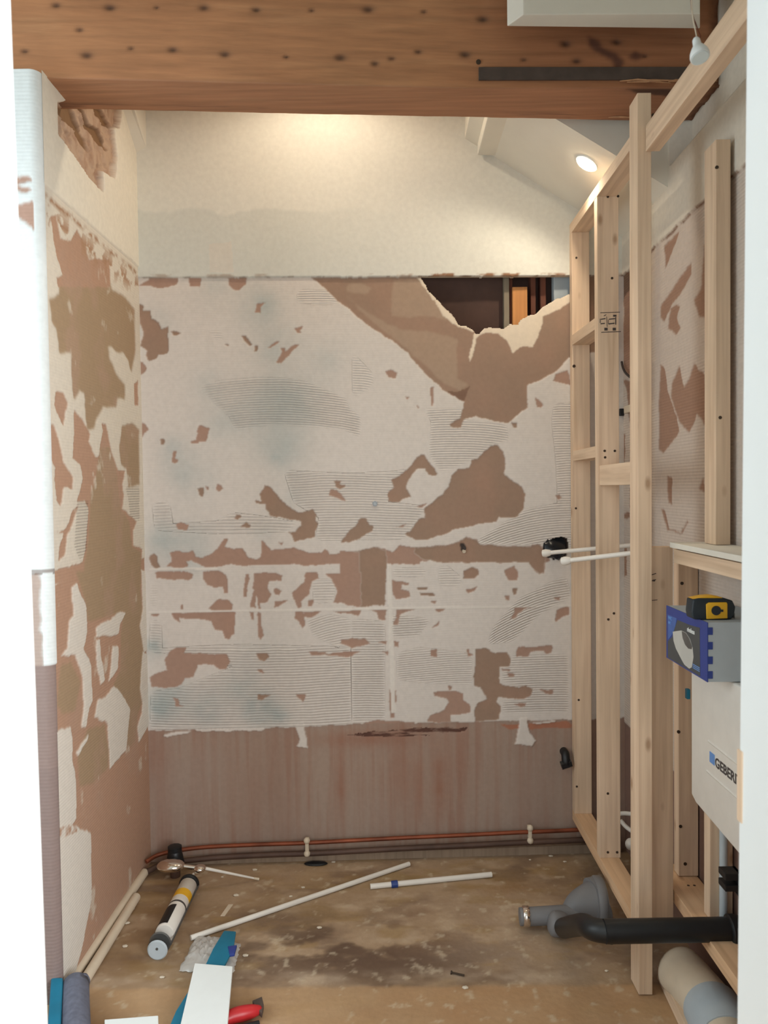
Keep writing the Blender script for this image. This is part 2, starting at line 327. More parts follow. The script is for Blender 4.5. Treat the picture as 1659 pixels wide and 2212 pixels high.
# greyish damp tint in the adhesive
for (x, y, r, a) in [(560, 660, .10, .5), (600, 750, .10, .45), (590, 880, .14, .5), (640, 860, .1, .4), (610, 960, .12, .45), (600, 985, .05, .5), (330, 700, .08, .3), (390, 1000, .08, .45), (370, 960, .05, .3), (480, 920, .12, .3), (420, 1040, .1, .3), (460, 620, .1, .25), (570, 1150, .05, .2), (400, 1180, .12, .6), (350, 1170, .07, .5), (370, 1500, .1, .4), (350, 1530, .07, .8), (450, 1530, .08, .5), (560, 1530, .07, .9), (600, 1545, .05, .6), (330, 1400, .05, .6), (520, 1480, .08, .4), (450, 830, .08, .25), (700, 780, .1, .25), (620, 1080, .08, .2), (560, 1400, .1, .2)]:
    S.blob(x, y, r*1.05, (176, 184, 182), min(1, a*1.25), 1.0)
P_ = 'p'; B_ = 'b'
PATCH = [
(CA, P_, [(60,115),(130,75),(130,60),(335,60),(330,105),(220,138),(140,122)]), (CA, P_, [(405,60),(495,60),(480,122),(410,118)]), (CA, P_, [(672,60),(800,60),(795,115),(740,158),(705,150),(680,110)]),
(CA, B_, [(60,240),(88,250),(95,290),(140,292),(155,345),(200,370),(215,415),(262,395),(265,425),(262,575),(195,590),(190,620),(135,635),(110,590),(120,560),(75,530),(95,440),(75,400),(70,330),(60,290)]),
(CA, P_, [(55,640),(90,645),(118,680),(95,715),(55,735)]), (CA, B_, [(285,428),(320,428),(355,445),(320,462),(300,455)]),
(CA, P_, [(75,1055),(105,1065),(135,1105),(105,1130),(90,1160),(78,1100)]), (CA, P_, [(475,1068),(550,1090),(520,1180),(475,1185),(470,1195),(415,1190),(425,1180),(455,1170)]),
(CA, B_, [(205,1165),(240,1165),(238,1205),(215,1200)]), (CA, P_, [(298,1240),(325,1245),(310,1290),(335,1310),(320,1328),(290,1325)]),
(CA, P_, [(865,240),(925,235),(895,265),(900,310),(855,300),(868,265)]), (CA, B_, [(760,458),(795,465),(830,520),(820,535),(780,495)]), (CA, B_, [(850,530),(872,530),(868,572),(850,568)]),
(CA, B_, [(645,515),(690,518),(665,530)]), (CA, P_, [(1000,500),(1030,500),(965,545),(940,545)]), (CA, P_, [(1125,405),(1190,405),(1165,425),(1180,445),(1150,440)]),
(CA, P_, [(1130,520),(1155,525),(1035,650),(1000,645),(1040,575),(1030,550),(1060,548),(1065,570)]), (CA, B_, [(460,1505),(510,1500),(500,1560),(475,1555)]), (CA, P_, [(520,1482),(545,1485),(535,1515)]),
(CA, P_, [(590,1470),(620,1478),(640,1505),(610,1525),(592,1505)]),
(CA, B_, [(860,1590),(905,1585),(890,1545),(925,1475),(965,1500),(1075,1620),(1150,1665),(1225,1650),(1250,1635),(1275,1680),(1265,1720),(1280,1740),(1265,1830),(1170,1850),(1125,1860),(1110,1825),(1080,1805),(1130,1795),(1170,1750),(1170,1725),(1070,1705),(960,1690),(935,1640),(930,1610),(870,1605)]),
(CA, P_, [(320,1750),(350,1730),(405,1750),(395,1782),(330,1780)]), (CA, B_, [(735,1680),(765,1695),(740,1720),(722,1705)]), (CA, B_, [(790,1728),(820,1755),(810,1768),(755,1765)]),
(CA, B_, [(1390,1448),(1445,1445),(1440,1470),(1482,1480),(1440,1505),(1405,1490)]), (CA, P_, [(1375,1505),(1420,1515),(1475,1590),(1450,1585),(1400,1562),(1355,1550)]),
(CB, B_, [(-5,1780),(30,1750),(60,1705),(95,1708),(125,1752),(150,1755),(135,1790),(70,1830),(20,1850),(-15,1865),(-80,1868)]),
(CB, B_, [(-275,60),(-180,130),(-97,220),(0,295),(110,390),(200,450),(270,490),(330,545),(400,590),(440,650),(490,705),(560,775),(640,835),(770,915),(750,990),(740,1025),(700,1040),(665,1075),(690,1092),(745,1092),(760,1030),(850,1012),(960,1040),(1070,1058),(1100,1030),(1150,975),(1200,950),(1195,850),(1205,790),(1290,760),(1400,700),(1480,610),(1700,560),(1700,40)]),
(CB, P_, [(225,700),(265,688),(315,715),(300,748),(245,745)]), (CB, P_, [(535,815),(560,815),(555,940),(540,940)]), (CB, P_, [(1395,720),(1470,695),(1500,800),(1370,770)]), (CB, P_, [(1250,880),(1310,930),(1290,955),(1255,945)]),
(CB, B_, [(1090,1050),(1130,1055),(1125,1090),(1105,1085)]),
(CB, B_, [(445,1290),(485,1270),(585,1395),(570,1415),(525,1408),(500,1365),(440,1370),(390,1440),(375,1490),(400,1560),(345,1575),(320,1600),(250,1590),(245,1545),(290,1495),(275,1440),(340,1400),(410,1340)]),
(CB, B_, [(950,1210),(990,1205),(1030,1250),(1050,1330),(1040,1400),(1090,1450),(1160,1490),(1185,1540),(1175,1640),(1130,1695),(1000,1700),(985,1730),(870,1745),(790,1760),(700,1775),(640,1810),(560,1835),(490,1855),(430,1855),(360,1815),(400,1795),(460,1710),(500,1700),(495,1645),(560,1590),(620,1545),(660,1490),(680,1420),(720,1370),(800,1365),(820,1310),(860,1300),(900,1250)]),
(CB, P_, [(440,1625),(520,1605),(480,1635)]), (CB, P_, [(300,1760),(370,1748),(345,1765)]), (CB, P_, [(1390,1550),(1420,1540),(1435,1560),(1410,1580)]), (CB, P_, [(360,870),(395,880),(375,895)]), (CB, P_, [(440,925),(465,950),(450,955)]),
(CC, P_, [(230,150),(280,140),(345,150),(410,130),(425,180),(470,195),(540,160),(590,115),(635,40),(660,45),(645,110),(700,130),(770,125),(800,150),(820,190),(880,205),(915,175),(920,60),(950,80),(985,130),(1080,120),(1160,115),(1250,150),(1370,150),(1390,120),(1415,135),(1430,160),(1480,165),(1560,145),(1700,140),(1700,235),(1590,235),(1450,238),(1290,248),(1140,235),(1000,245),(800,255),(700,238),(650,240),(590,262),(490,262),(440,235),(395,205),(360,215),(370,250),(320,270),(215,255),(250,220),(240,180)]),
(CD, P_, [(-10,140),(100,125),(170,110),(240,120),(300,150),(360,95),(400,110),(470,110),(640,100),(720,90),(800,70),(850,40),(930,50),(960,90),(1090,100),(1330,105),(1350,90),(1400,95),(1450,130),(1480,215),(1445,225),(1440,305),(1405,312),(1370,290),(1320,225),(1020,225),(1010,210),(900,205),(880,225),(700,225),(690,215),(520,215),(510,235),(420,240),(270,235),(-10,240)]),
(CD, B_, [(640,105),(720,92),(800,74),(850,44),(930,54),(960,92),(1090,102),(1330,108),(1350,94),(1400,97),(1440,130),(1440,215),(1440,300),(1405,308),(1370,285),(1320,225),(700,222),(560,210),(460,160),(470,112)]),
(CD, B_, [(10,140),(170,112),(255,135),(262,240),(250,545),(40,555),(45,300)]), (CD, P_, [(-90,140),(60,140),(60,555),(-60,540),(-90,300)]),
(CC, B_, [(85,175),(120,165),(150,185),(140,215),(165,255),(130,275),(95,245),(80,205)]), (CC, P_, [(120,295),(290,290),(405,305),(400,345),(360,365),(310,350),(230,350),(140,345)]),
(CC, P_, [(475,300),(600,290),(655,310),(665,450),(640,455),(630,400),(560,410),(510,390),(480,350)]), (CC, P_, [(800,315),(825,315),(800,480),(775,485),(785,400)]),
(CC, P_, [(860,305),(1010,298),(1065,320),(1060,355),(970,365),(960,420),(990,460),(960,515),(910,530),(905,570),(890,570),(885,480),(850,420)]), (CC, P_, [(1000,430),(1030,415),(1065,435),(1045,465),(1015,455)]), (CC, P_, [(850,440),(880,445),(870,560),(835,560)]),
(CC, P_, [(1240,300),(1330,298),(1340,340),(1290,370),(1270,460),(1210,520),(1215,560),(1180,560),(1140,450),(1200,400),(1235,370)]), (CC, P_, [(1390,310),(1590,300),(1659,300),(1659,545),(1500,530),(1450,520),(1480,440),(1440,350),(1400,330)]), (CC, P_, [(1270,505),(1305,500),(1290,550),(1265,550)]),
(CC, P_, [(1020,520),(1110,505),(1040,560),(1010,560)]),
(CC, P_, [(520,570),(590,500),(670,505),(700,540),(690,585),(720,600),(715,760),(690,775),(680,800),(645,790),(630,730),(570,730),(540,660),(400,645),(300,640),(310,670),(260,650),(245,605),(500,598),(560,590)]), (CC, P_, [(310,545),(335,540),(332,580),(315,578)]), (CC, P_, [(85,608),(150,608),(140,628),(95,625)]),
(CC, P_, [(880,595),(905,600),(915,690),(930,770),(915,800),(890,770)]), (CC, P_, [(830,590),(860,600),(860,660),(840,640)]), (CC, P_, [(1165,590),(1225,590),(1235,650),(1240,700),(1215,715),(1195,670),(1160,650)]), (CC, P_, [(1225,590),(1360,585),(1300,630),(1240,640)]), (CC, P_, [(1450,585),(1640,590),(1640,620),(1540,605),(1500,600)]),
(CC, P_, [(1515,800),(1590,790),(1690,795),(1730,830),(1590,860),(1510,830)]), (CC, P_, [(1270,890),(1390,890),(1400,905),(1500,895),(1600,890),(1600,920),(1560,935),(1490,925),(1400,912),(1290,920)]),
(CC, P_, [(190,950),(230,890),(280,862),(360,865),(340,900),(540,910),(650,905),(680,960),(650,1020),(600,1025),(560,990),(500,985),(440,990),(410,1080),(350,1085),(320,1130),(290,1155),(200,1162),(90,1150),(80,1080),(150,1040),(210,1025)]),
(CC, B_, [(870,905),(960,905),(970,935),(935,965),(895,945)]), (CC, P_, [(880,1020),(920,1020),(935,1052),(900,1045)]), (CC, B_, [(885,1210),(1000,1210),(950,1230),(920,1255),(890,1250)]), (CC, P_, [(1170,1210),(1245,1205),(1240,1240),(1225,1270),(1200,1240)]), (CC, P_, [(255,1235),(300,1235),(305,1290),(345,1303),(275,1303),(270,1265)]), (CC, P_, [(1040,70),(1080,68),(1055,92)]),
(CD, P_, [(285,350),(330,365),(425,372),(430,388),(375,392),(365,430),(420,440),(440,480),(325,500),(305,440)]), (CD, B_, [(485,415),(570,410),(560,430),(490,428)]), (CD, B_, [(510,455),(610,450),(625,472),(520,470)]), (CD, P_, [(580,520),(640,512),(620,540)]),
(CD, B_, [(830,290),(900,258),(950,275),(950,320),(910,345),(830,345),(840,320)]), (CD, P_, [(850,430),(930,410),(915,435),(870,455)]), (CD, P_, [(1135,285),(1210,250),(1240,310),(1235,360),(1170,360)]), (CD, B_, [(1195,420),(1235,420),(1225,465),(1205,460)]), (CD, P_, [(1140,470),(1175,465),(1180,500),(1145,500)]), (CD, P_, [(1515,485),(1555,485),(1550,508),(1520,505)]),
(CD, P_, [(0,570),(80,572),(50,625),(0,620)]), (CD, P_, [(115,570),(255,570),(255,650),(200,650),(185,600)]), (CD, P_, [(330,570),(480,570),(370,610),(350,680),(295,688),(335,640)]), (CD, P_, [(610,565),(715,562),(680,590),(640,600)]), (CD, P_, [(1210,560),(1395,555),(1290,575),(1240,610),(1225,640),(1180,648),(1215,600)]), (CD, P_, [(1530,580),(1620,545),(1620,620),(1585,625),(1530,662),(1515,650)]), (CD, P_, [(600,715),(655,655),(645,690)]),
(CD, P_, [(190,820),(260,812),(255,838)]), (CD, P_, [(315,808),(350,815),(350,858),(320,850)]), (CD, P_, [(230,885),(270,885),(265,915)]), (CD, P_, [(0,885),(75,885),(20,905),(0,930)]), (CD, P_, [(595,880),(630,870),(640,932),(595,930)]), (CD, P_, [(860,870),(875,870),(880,905),(915,920),(870,932)]),
(CD, B_, [(925,870),(1000,862),(1060,895),(1160,900),(1190,950),(1185,1000),(1110,1005),(1100,1080),(1100,1130),(1250,1155),(1300,1140),(1350,1165),(1340,1210),(1290,1250),(1200,1240),(1095,1225),(1085,1270),(1115,1300),(1095,1400),(920,1415),(915,1330),(940,1270),(1010,1240),(980,1190),(960,1160),(910,1145),(920,1050)]),
(CD, P_, [(1120,1020),(1185,1025),(1180,1038),(1125,1035)]), (CD, P_, [(1160,1050),(1220,1055),(1215,1085),(1175,1080)]), (CD, P_, [(1240,855),(1495,845),(1490,905),(1440,905),(1430,885),(1330,890),(1310,930),(1225,930)]),
(CD, P_, [(610,1190),(720,1185),(830,1195),(830,1250),(880,1290),(885,1340),(800,1368),(740,1360),(740,1420),(555,1415),(580,1370),(680,1330),(720,1270),(700,1240),(620,1220)]), (CD, P_, [(1390,1172),(1510,1172),(1500,1205),(1440,1200)]), (CD, P_, [(1200,1280),(1300,1275),(1290,1305),(1260,1305)]), (CD, P_, [(275,1170),(330,1180),(335,1230),(315,1380),(290,1385),(280,1250)]), (CD, P_, [(720,1140),(750,1145),(745,1185),(722,1180)]), (CD, P_, [(90,1425),(200,1400),(330,1410),(470,1415),(470,1440),(90,1440)]),
]
pm = np.zeros(S.U.shape, bool); bm_ = np.zeros(S.U.shape, bool)
for c, k, p in PATCH:
    q = S.poly(p, c)
    if k == P_: pm |= q; bm_ &= ~q
    else: bm_ |= q; pm &= ~q
S.fill(pm, PINK, .0012); S.fill(bm_, BROWN, .0004)
nn = np.clip((fbm(S.U, S.V, .12, 77)-.35)*2, 0, 1)*(blur((pm | bm_).astype(float)))
S.fill(nn*.35, (176, 138, 118))
# sheets of lighter facing paper on the stripped board
for p in ([(280,90),(460,75),(560,220),(690,365),(560,330),(270,325)], [(-60,160),(0,230),(160,330),(330,420),(520,430),(720,480),(720,740),(800,800),(740,840),(620,780),(540,700),(350,530),(120,350)], [(-20,110),(60,100),(130,130),(110,170),(20,170),(-40,150)]):
    S.fill(blur(S.poly(p, CB).astype(float), 3)*.75, PAPER)
S.fill(S.poly([(640,828),(720,845),(780,825),(805,800),(770,905),(740,900)], CB), (128, 100, 84))
# torn gypsum rim round the hole, then the hole itself
for p in ([(440,60),(520,160),(560,225),(620,320),(690,380),(735,400),(830,435),(860,415),(730,370),(600,230),(520,140),(470,60)], [(835,450),(860,420),(905,380),(980,390),(1080,360),(1150,330),(1290,250),(1500,170),(1500,225),(1310,330),(1290,400),(1265,480),(1235,535),(1190,530),(1150,540),(1100,575),(1085,540),(1060,500),(1000,445),(930,435),(870,460),(850,480),(825,600),(800,640),(800,600),(820,520)]):
    S.fill(S.poly(p, CB), TORN, .0012)
S.hole |= S.poly([(455,20),(520,145),(600,230),(700,330),(730,380),(830,415),(850,445),(875,445),(905,400),(980,405),(1035,410),(1080,378),(1130,385),(1150,350),(1250,310),(1290,270),(1400,205),(1520,165),(1520,20)], CB)
S.hole &= (S.V < bpx(1000, 598)[1])
S.hole |= S.poly([(1432,110),(1455,75),(1500,50),(1560,38),(1605,50),(1612,90),(1600,170),(1560,190),(1510,200),(1480,160),(1440,150)], CD)
S.fill(S.poly([(805,85),(835,80),(850,120),(845,150),(815,135)], CD), (70, 60, 56), -.004)
# lower bare plaster
low = S.RV < np.interp(S.U, [bpx(x, 1570)[0] for x in (318, 570, 760, 1000, 1235)], [bpx(318, 1578)[1], bpx(570, 1574)[1], bpx(760, 1564)[1], bpx(1000, 1560)[1], bpx(1235, 1554)[1]])
S.fill(low, (162, 142, 128), .0008)
LW = blur(low.astype(float), 2); st = fbm(S.U*6, S.V*.35, .3, 31)*.6+fbm(S.U*20, S.V*.5, .3, 33)*.4
S.fill(np.clip((st-.42)*3.2, 0, 1)*LW*.5, (152, 118, 102)); S.fill(np.clip((fbm(S.U*14, S.V*.6, .3, 35)-.5)*5, 0, 1)*LW*.3, (146, 98, 78))
for (x, y, r, a, asp) in [(735, 1680, .03, .6, 6), (560, 1700, .1, .2, 2.5), (870, 1670, .06, .45, 4), (905, 1700, .025, .5, 6), (950, 1690, .035, .6, 6), (1000, 1640, .05, .35, 4), (800, 1595, .25, .6, .16), (345, 1640, .03, .35, 5), (667, 1720, .008, .6, 14)]: 
    u, v = bpx(x, y); d = ((S.U-u)/r)**2+((S.V-v)/(r*asp))**2; S.fill(np.exp(-d*1.5)*a*LW*(.5+.8*n2), (146, 96, 74))
for (x, y, r, a) in [(400, 1700, .16, .5), (450, 1650, .1, .4), (820, 1750, .12, .3), (1150, 1720, .2, .5), (640, 1780, .2, .3)]:
    u, v = bpx(x, y); d = ((S.U-u)/r)**2+((S.V-v)/(r))**2; S.fill(np.exp(-d*1.5)*a*LW, (160, 142, 130))
S.fill(S.poly([(745,1588),(800,1582),(900,1572),(1012,1572),(1005,1580),(900,1590),(800,1592)])*np.clip((fbm(S.U*.6, S.V*4, .03, 41)-.4)*5, 0, 1), (92, 62, 52), -.001)
S.fill(S.poly([(1080,1566),(1228,1558),(1236,1566),(1235,1572),(1100,1575)]), (170, 116, 92))
# adhesive left hanging on the lower band
for p in ([(635,1562),(655,1560),(663,1600),(664,1615),(640,1612),(648,1596)], [(1124,1552),(1139,1552),(1143,1580),(1157,1600),(1150,1612),(1113,1608),(1120,1580)], [(352,1588),(372,1582),(412,1580),(405,1586),(360,1592)], [(420,1576),(572,1572),(570,1578),(425,1580)], [(1150,1560),(1200,1556),(1195,1560),(1160,1563)]):
    S.fill(S.poly(p), ADH, .006)
# horizontal joint lines where tile rows met, vertical one too
for (x0, y0, x1, y1, w) in [(322, 1230, 470, 1228, 2), (322, 1323, 1235, 1308, 2.0), (478, 1404, 640, 1402, 1.5), (840, 1218, 850, 1540, 5)]:
    m = S.poly([(x0, y0-w), (x1, y1-w), (x1, y1+w), (x0, y0+w)] if abs(x1-x0) > 20 else [(x0-w, y0), (x0+w, y0), (x1+w, y1), (x1-w, y1)], ragged=False); S.fill(blur(m.astype(float)), (222, 216, 208), .0045)
# combed ridges
RD = [(CA, [(460,800),(620,760),(900,735),(1180,755),(1480,880),(1500,950),(1580,1000),(1580,1170),(1450,1100),(1000,1070),(720,1110),(680,1020),(600,950)], 980, .10, .0092, 1),
(CB, [(-470,1375),(0,1395),(300,1380),(420,1350),(380,1440),(250,1590),(520,1620),(400,1790),(360,1850),(-250,1860),(-230,1700),(-400,1600)], -100, .03, .0098, 1),
(CB, [(480,955),(760,955),(760,1030),(1060,1060),(1080,1180),(980,1200),(860,1290),(700,1370),(600,1390),(520,1260),(540,1050)], 700, .12, .0092, .9),
(CB, [(1370,920),(1560,910),(1560,1900),(800,1880),(1180,1640),(1400,1600),(1390,1350),(1360,1050)], 1480, .2, .0095, .8),
(CA, [(1140,140),(1400,150),(1440,250),(1140,245)], 1200, .05, .0085, .8), (CA, [(1440,270),(1560,330),(1560,345),(1440,320)], 1500, .05, .0085, .6),
(CB, [(0,560),(150,720),(150,800),(0,900)], 0, .4, .0095, .6), (CA, [(520,410),(640,420),(640,520),(560,470)], 600, .3, .009, .5),
(CA, [(150,1600),(280,1600),(300,1740),(600,1720),(700,1660),(940,1690),(1170,1730),(1080,1800),(600,1815),(170,1790)], 600, .02, .012, 1),
(CC, [(80,650),(170,660),(180,860),(700,830),(1590,850),(1590,1440),(80,1470),(90,1180),(300,1160),(440,1100),(700,1000),(160,900),(80,900)], 900, -.02, .0105, 1),
(CC, [(1240,650),(1400,600),(1590,640),(1590,800),(1490,860),(1300,780)], 1590, .35, .0095, .8), (CC, [(1290,350),(1440,340),(1480,400),(1450,520),(1300,540)], 1400, .1, .0105, .8),
(CD, [(-10,640),(250,660),(250,1400),(0,1430)], 0, .05, .0095, 1), (CD, [(300,600),(600,640),(500,780),(300,800)], 300, -.1, .0092, 1), (CD, [(500,850),(900,900),(900,1140),(540,1130),(330,1100),(330,900)], 900, .05, .0085, .7),
(CD, [(1200,900),(1620,900),(1620,1350),(1120,1350),(1120,1250),(1340,1220),(1100,1100)], 1400, .02, .0092, .8), (CD, [(1250,480),(1600,310),(1640,480),(1400,620),(1200,820),(1000,840),(1050,700)], 1700, .28, .0095, .9), (CD, [(300,260),(560,260),(560,340),(300,330)], 400, .03, .0095, .7), (CD, [(700,230),(820,330),(820,400),(640,400),(640,260)], 700, .03, .0095, .6),
(CC, [(80,380),(150,380),(140,560),(80,560)], 100, .05, .0095, .4)]
S.ph = 2*np.pi*(S.V+.02*(fbm(S.U, S.V, .3, 5)-.5))/.009; adh = 1-blur((pm | bm_ | low).astype(float), 1)
base_r = np.ones(S.U.shape)
for c, p, uc, k, per, a in RD:
    m = S.poly(p, c, ragged=False); u, _ = bpx(c[0]+uc/c[2], 1100)
    S.ph = np.where(m, 2*np.pi*(S.V+3.2*k*(S.U-u)**2+.012*(fbm(S.U, S.V, .25, 6)-.5))/per, S.ph); w_ = np.clip((blur(m.astype(float), 40)-.5)*2.6, 0, 1); S.ridge = np.where(m, w_*a, S.ridge); base_r *= np.clip(np.abs(blur(m.astype(float), 6)-.5)*4-1, 0, 1)
S.ridge = np.maximum(S.ridge, .035*base_r); S.ridge *= adh*(.5+.8*n1)
# painted plaster above, standing proud of the stripped band
edge = bpx(760, 600)[1]+.004*(fbm(S.U, S.V*0, .04, 21)-.5)
up = S.V > edge; S.fill(up, PAINT, .011); S.ridge[up] = 0; adh[up] = 0
S.fill(np.clip(1-np.abs(S.V-edge-.002)/.004, 0, 1)*np.clip((fbm(S.U, S.V, .03, 23)-.5)*6, 0, 1), (120, 92, 70))
S.fill(blur((up & (S.V < edge+.012)).astype(float))*np.clip((fbm(S.U, S.V, .06, 24)-.52)*6, 0, 1), (150, 112, 84))
tide = bpx(500, 455)[1]+.05*(fbm(S.U, S.V*0, .12, 25)-.5)
S.fill(np.clip((tide-S.V)/.012, 0, 1)*up*np.clip((.1-S.U)/.5, 0, 1)*.55, (198, 202, 196))
S.fill(S.poly([(452,530),(500,525),(505,590),(455,590)], ragged=True)*.45, (218, 208, 196))
S.hole &= ~up
wall_back = tag(S.build('wall_back', wall_mat, thick=.0125), kind='structure')

# ------------------------------------------------------------------ left wall
_P = PINK; PINK = (178, 143, 120)
lw = lambda U, V, h: np.stack([XL+h, U, V], -1)
def lpx(px, py): p = onX(px, py, XL); return (p.y, p.z)
S = Sheet(2.105, 2.93, -.01, 3.02, .0042, .0031, lw, lpx, rag=.004, seed=5)
S.col[:] = lin((216, 208, 194)); S.h[:] = .0035
LA, LB, LC = (0, 560, 3.16), (0, 0, 2.0), (0, 1240, 3.6875)
OL = (164, 140, 112)
base = S.V < 1.31
S.fill(blur((S.RV < lpx(200, 1225)[1]-.02).astype(float)), PINK, .001)
for c, col, p in [
 (LA, OL, [(480,15),(560,5),(720,70),(740,130),(760,205),(830,240),(915,340),(920,640),(895,780),(870,700),(840,640),(790,640),(760,600),(735,600),(745,680),(790,780),(850,860),(850,960),(800,945),(790,1010),(700,1010),(650,1100),(640,1160),(590,1170),(570,920),(540,900),(500,960),(490,900),(480,640),(400,650),(380,480),(350,430),(340,340),(330,270),(400,240),(400,140),(450,60)]),
 (LA, PINK, [(375,910),(420,905),(460,980),(440,1050),(430,1140),(400,1080),(365,1000)]), (LA, PINK, [(325,1140),(360,1130),(400,1250),(430,1380),(490,1480),(490,1570),(430,1560),(410,1690),(380,1640),(365,1500),(370,1420),(335,1350)]),
 (LA, PINK, [(500,1020),(560,1110),(610,1190),(600,1240),(650,1360),(670,1350),(680,1270),(700,1170),(690,1120),(720,1130),(760,1330),(800,1440),(850,1440),(830,1540),(840,1620),(830,1700),(880,1750),(930,1790),(905,1850),(905,1950),(965,1980),(965,2212),(340,2212),(340,2130),(560,2070),(580,1960),(600,1700),(570,1650),(520,1660),(560,1500),(540,1400),(490,1360),(500,1200)]),
 (LA, OL, [(680,1290),(740,1280),(780,1400),(800,1500),(820,1700),(880,1790),(900,1960),(960,2000),(960,2212),(560,2212),(600,1900),(620,1600),(660,1450)]),
 (LA, OL, [(830,1140),(900,1120),(945,1170),(950,1540),(870,1560),(860,1430),(820,1400),(810,1280)]), (LA, PINK, [(910,850),(935,820),(940,1000),(915,1000)]),
 (LA, PINK, [(490,1720),(530,1680),(500,1780),(450,1900),(440,2020),(390,2060),(400,1960),(430,1870),(380,1860),(440,1850)]),
 (LB, PINK, [(215,940),(240,930),(260,1030),(300,1040),(330,990),(370,1080),(380,1120),(470,1120),(475,1240),(250,1240),(240,1200),(270,1190),(240,1100)]),
 (LC, OL, [(600,-20),(1110,-20),(1130,280),(1110,420),(1150,620),(1110,900),(1130,1030),(1090,1130),(1080,1330),(1010,1390),(980,1100),(900,880),(960,760),(960,500),(980,300),(820,350),(700,380),(680,240),(640,100)]),
 (LC, OL, [(480,740),(560,700),(640,860),(600,1080),(500,1120),(450,1050)]), (LC, OL, [(620,1420),(700,1230),(830,1200),(860,1400),(860,1540),(740,1660),(640,1700),(620,1560)])]:
    m = S.poly(p, c); S.fill(blur(m.astype(float), 4 if col == OL else 1), col, .001)
vb = fbm(S.U, S.V*.8, .12, 64); br_m = blur((S.h < .002).astype(float), 2)
S.fill(np.clip((vb-.55)*6, 0, 1)*br_m*.5, (176, 146, 126)); S.fill(np.clip((fbm(S.U*.9, S.V*.7, .06, 65, 5)-.70)*10, 0, 1)*br_m*.7, (210, 200, 184), .003)
for p in ([(560,110),(610,75),(640,170),(680,260),(690,470),(660,590),(720,720),(730,1010),(700,1080),(680,1220),(640,1220),(660,1050),(650,810),(590,640),(480,660),(530,590),(545,380),(580,330)], [(760,430),(800,390),(870,370),(940,300),(1000,310),(950,400),(940,480),(880,490),(760,500)], [(760,520),(790,520),(800,660),(830,850),(800,880),(760,720)], [(890,570),(940,580),(930,760),(860,860),(880,730)],
 [(900,890),(970,960),(1030,1080),(1000,1400),(870,1550),(850,1190),(750,1140),(770,1000),(830,980)], [(380,1290),(550,1210),(570,1300),(570,1460),(600,1640),(600,1960),(560,2000),(720,2060),(720,2280),(720,2600),(640,3000),(560,3300),(380,3300)], [(600,1420),(700,1270),(690,1320),(620,1450)], [(1130,620),(1180,640),(1180,1200),(1100,1340),(1090,1220),(1120,1110),(1130,1030),(1110,900)], [(1120,-30),(1190,-30),(1190,600),(1140,620),(1110,420),(1130,280)]):
    S.fill(S.poly(p, LC), (218, 212, 202), .0045)
S.fill(S.poly([(370, 2110), (405, 2060), (470, 2020), (560, 1990), (590, 1960), (600, 2060), (500, 2100)], LC)*np.clip((fbm(S.U, S.V, .03, 61)-.45)*5, 0, 1), PINK)
e = 2.262; nz = .006*(fbm(S.U, S.V*0, .05, 62)-.5)
S.fill(np.clip(1-np.abs(S.V-(e-.03+nz*3))/.014, 0, 1)*np.clip((fbm(S.U, S.V, .03, 63)-.42)*5, 0, 1), (160, 122, 92))
S.ridge[:] = .12
for p, c in (([(520,1650),(600,1650),(590,1980),(540,2060),(500,1960)], LA), ([(850,1555),(945,1555),(945,1790),(880,1750),(870,1640)], LA)):
    m = S.poly(p, c, False); S.ridge = np.maximum(S.ridge, blur(m.astype(float), 1)); 
S.ph = 2*np.pi*S.V/.009
S.fill(np.clip(1-np.abs(S.V-(e-.075-.08*(2.5-S.U)*0))/.06, 0, 1)*np.clip((fbm(S.U, S.V, .045, 66, 5)-.53)*12, 0, 1), (168, 132, 104), .001)
up = S.V > e+nz; S.fill(up, (228, 222, 208), .008); S.ridge[up] = 0
BR = [(240,440),(255,440),(520,440),(510,550),(485,555),(500,680),(490,770),(455,750),(440,740),(440,830),(380,770),(310,670),(245,580)]
m = S.poly(BR, LB); S.fill(m, (186, 160, 138), -.010); S.ridge[m] = 0; bn = fbm(S.U*2, S.V*.8, .05, 67); S.fill(m*np.clip((bn-.5)*4, 0, 1)*.7, (160, 126, 104)); S.h -= m*.012*np.clip((fbm(S.U, S.V, .04, 68)-.45)*4, 0, 1)
for p in ([(250,462),(330,462),(345,520),(390,600),(400,660),(370,610),(340,560),(290,520)], [(360,462),(375,465),(400,540),(440,560),(480,640),(470,650),(420,600),(385,550)], [(430,462),(450,470),(490,545),(480,555),(440,500)]):
    S.fill(S.poly(p, LB), (132, 100, 70), -.026)
S.hole |= (S.V > 2.566) & (S.U < 2.30)
PINK = _P
wall_left = tag(S.build('wall_left', wall_mat), kind='structure')

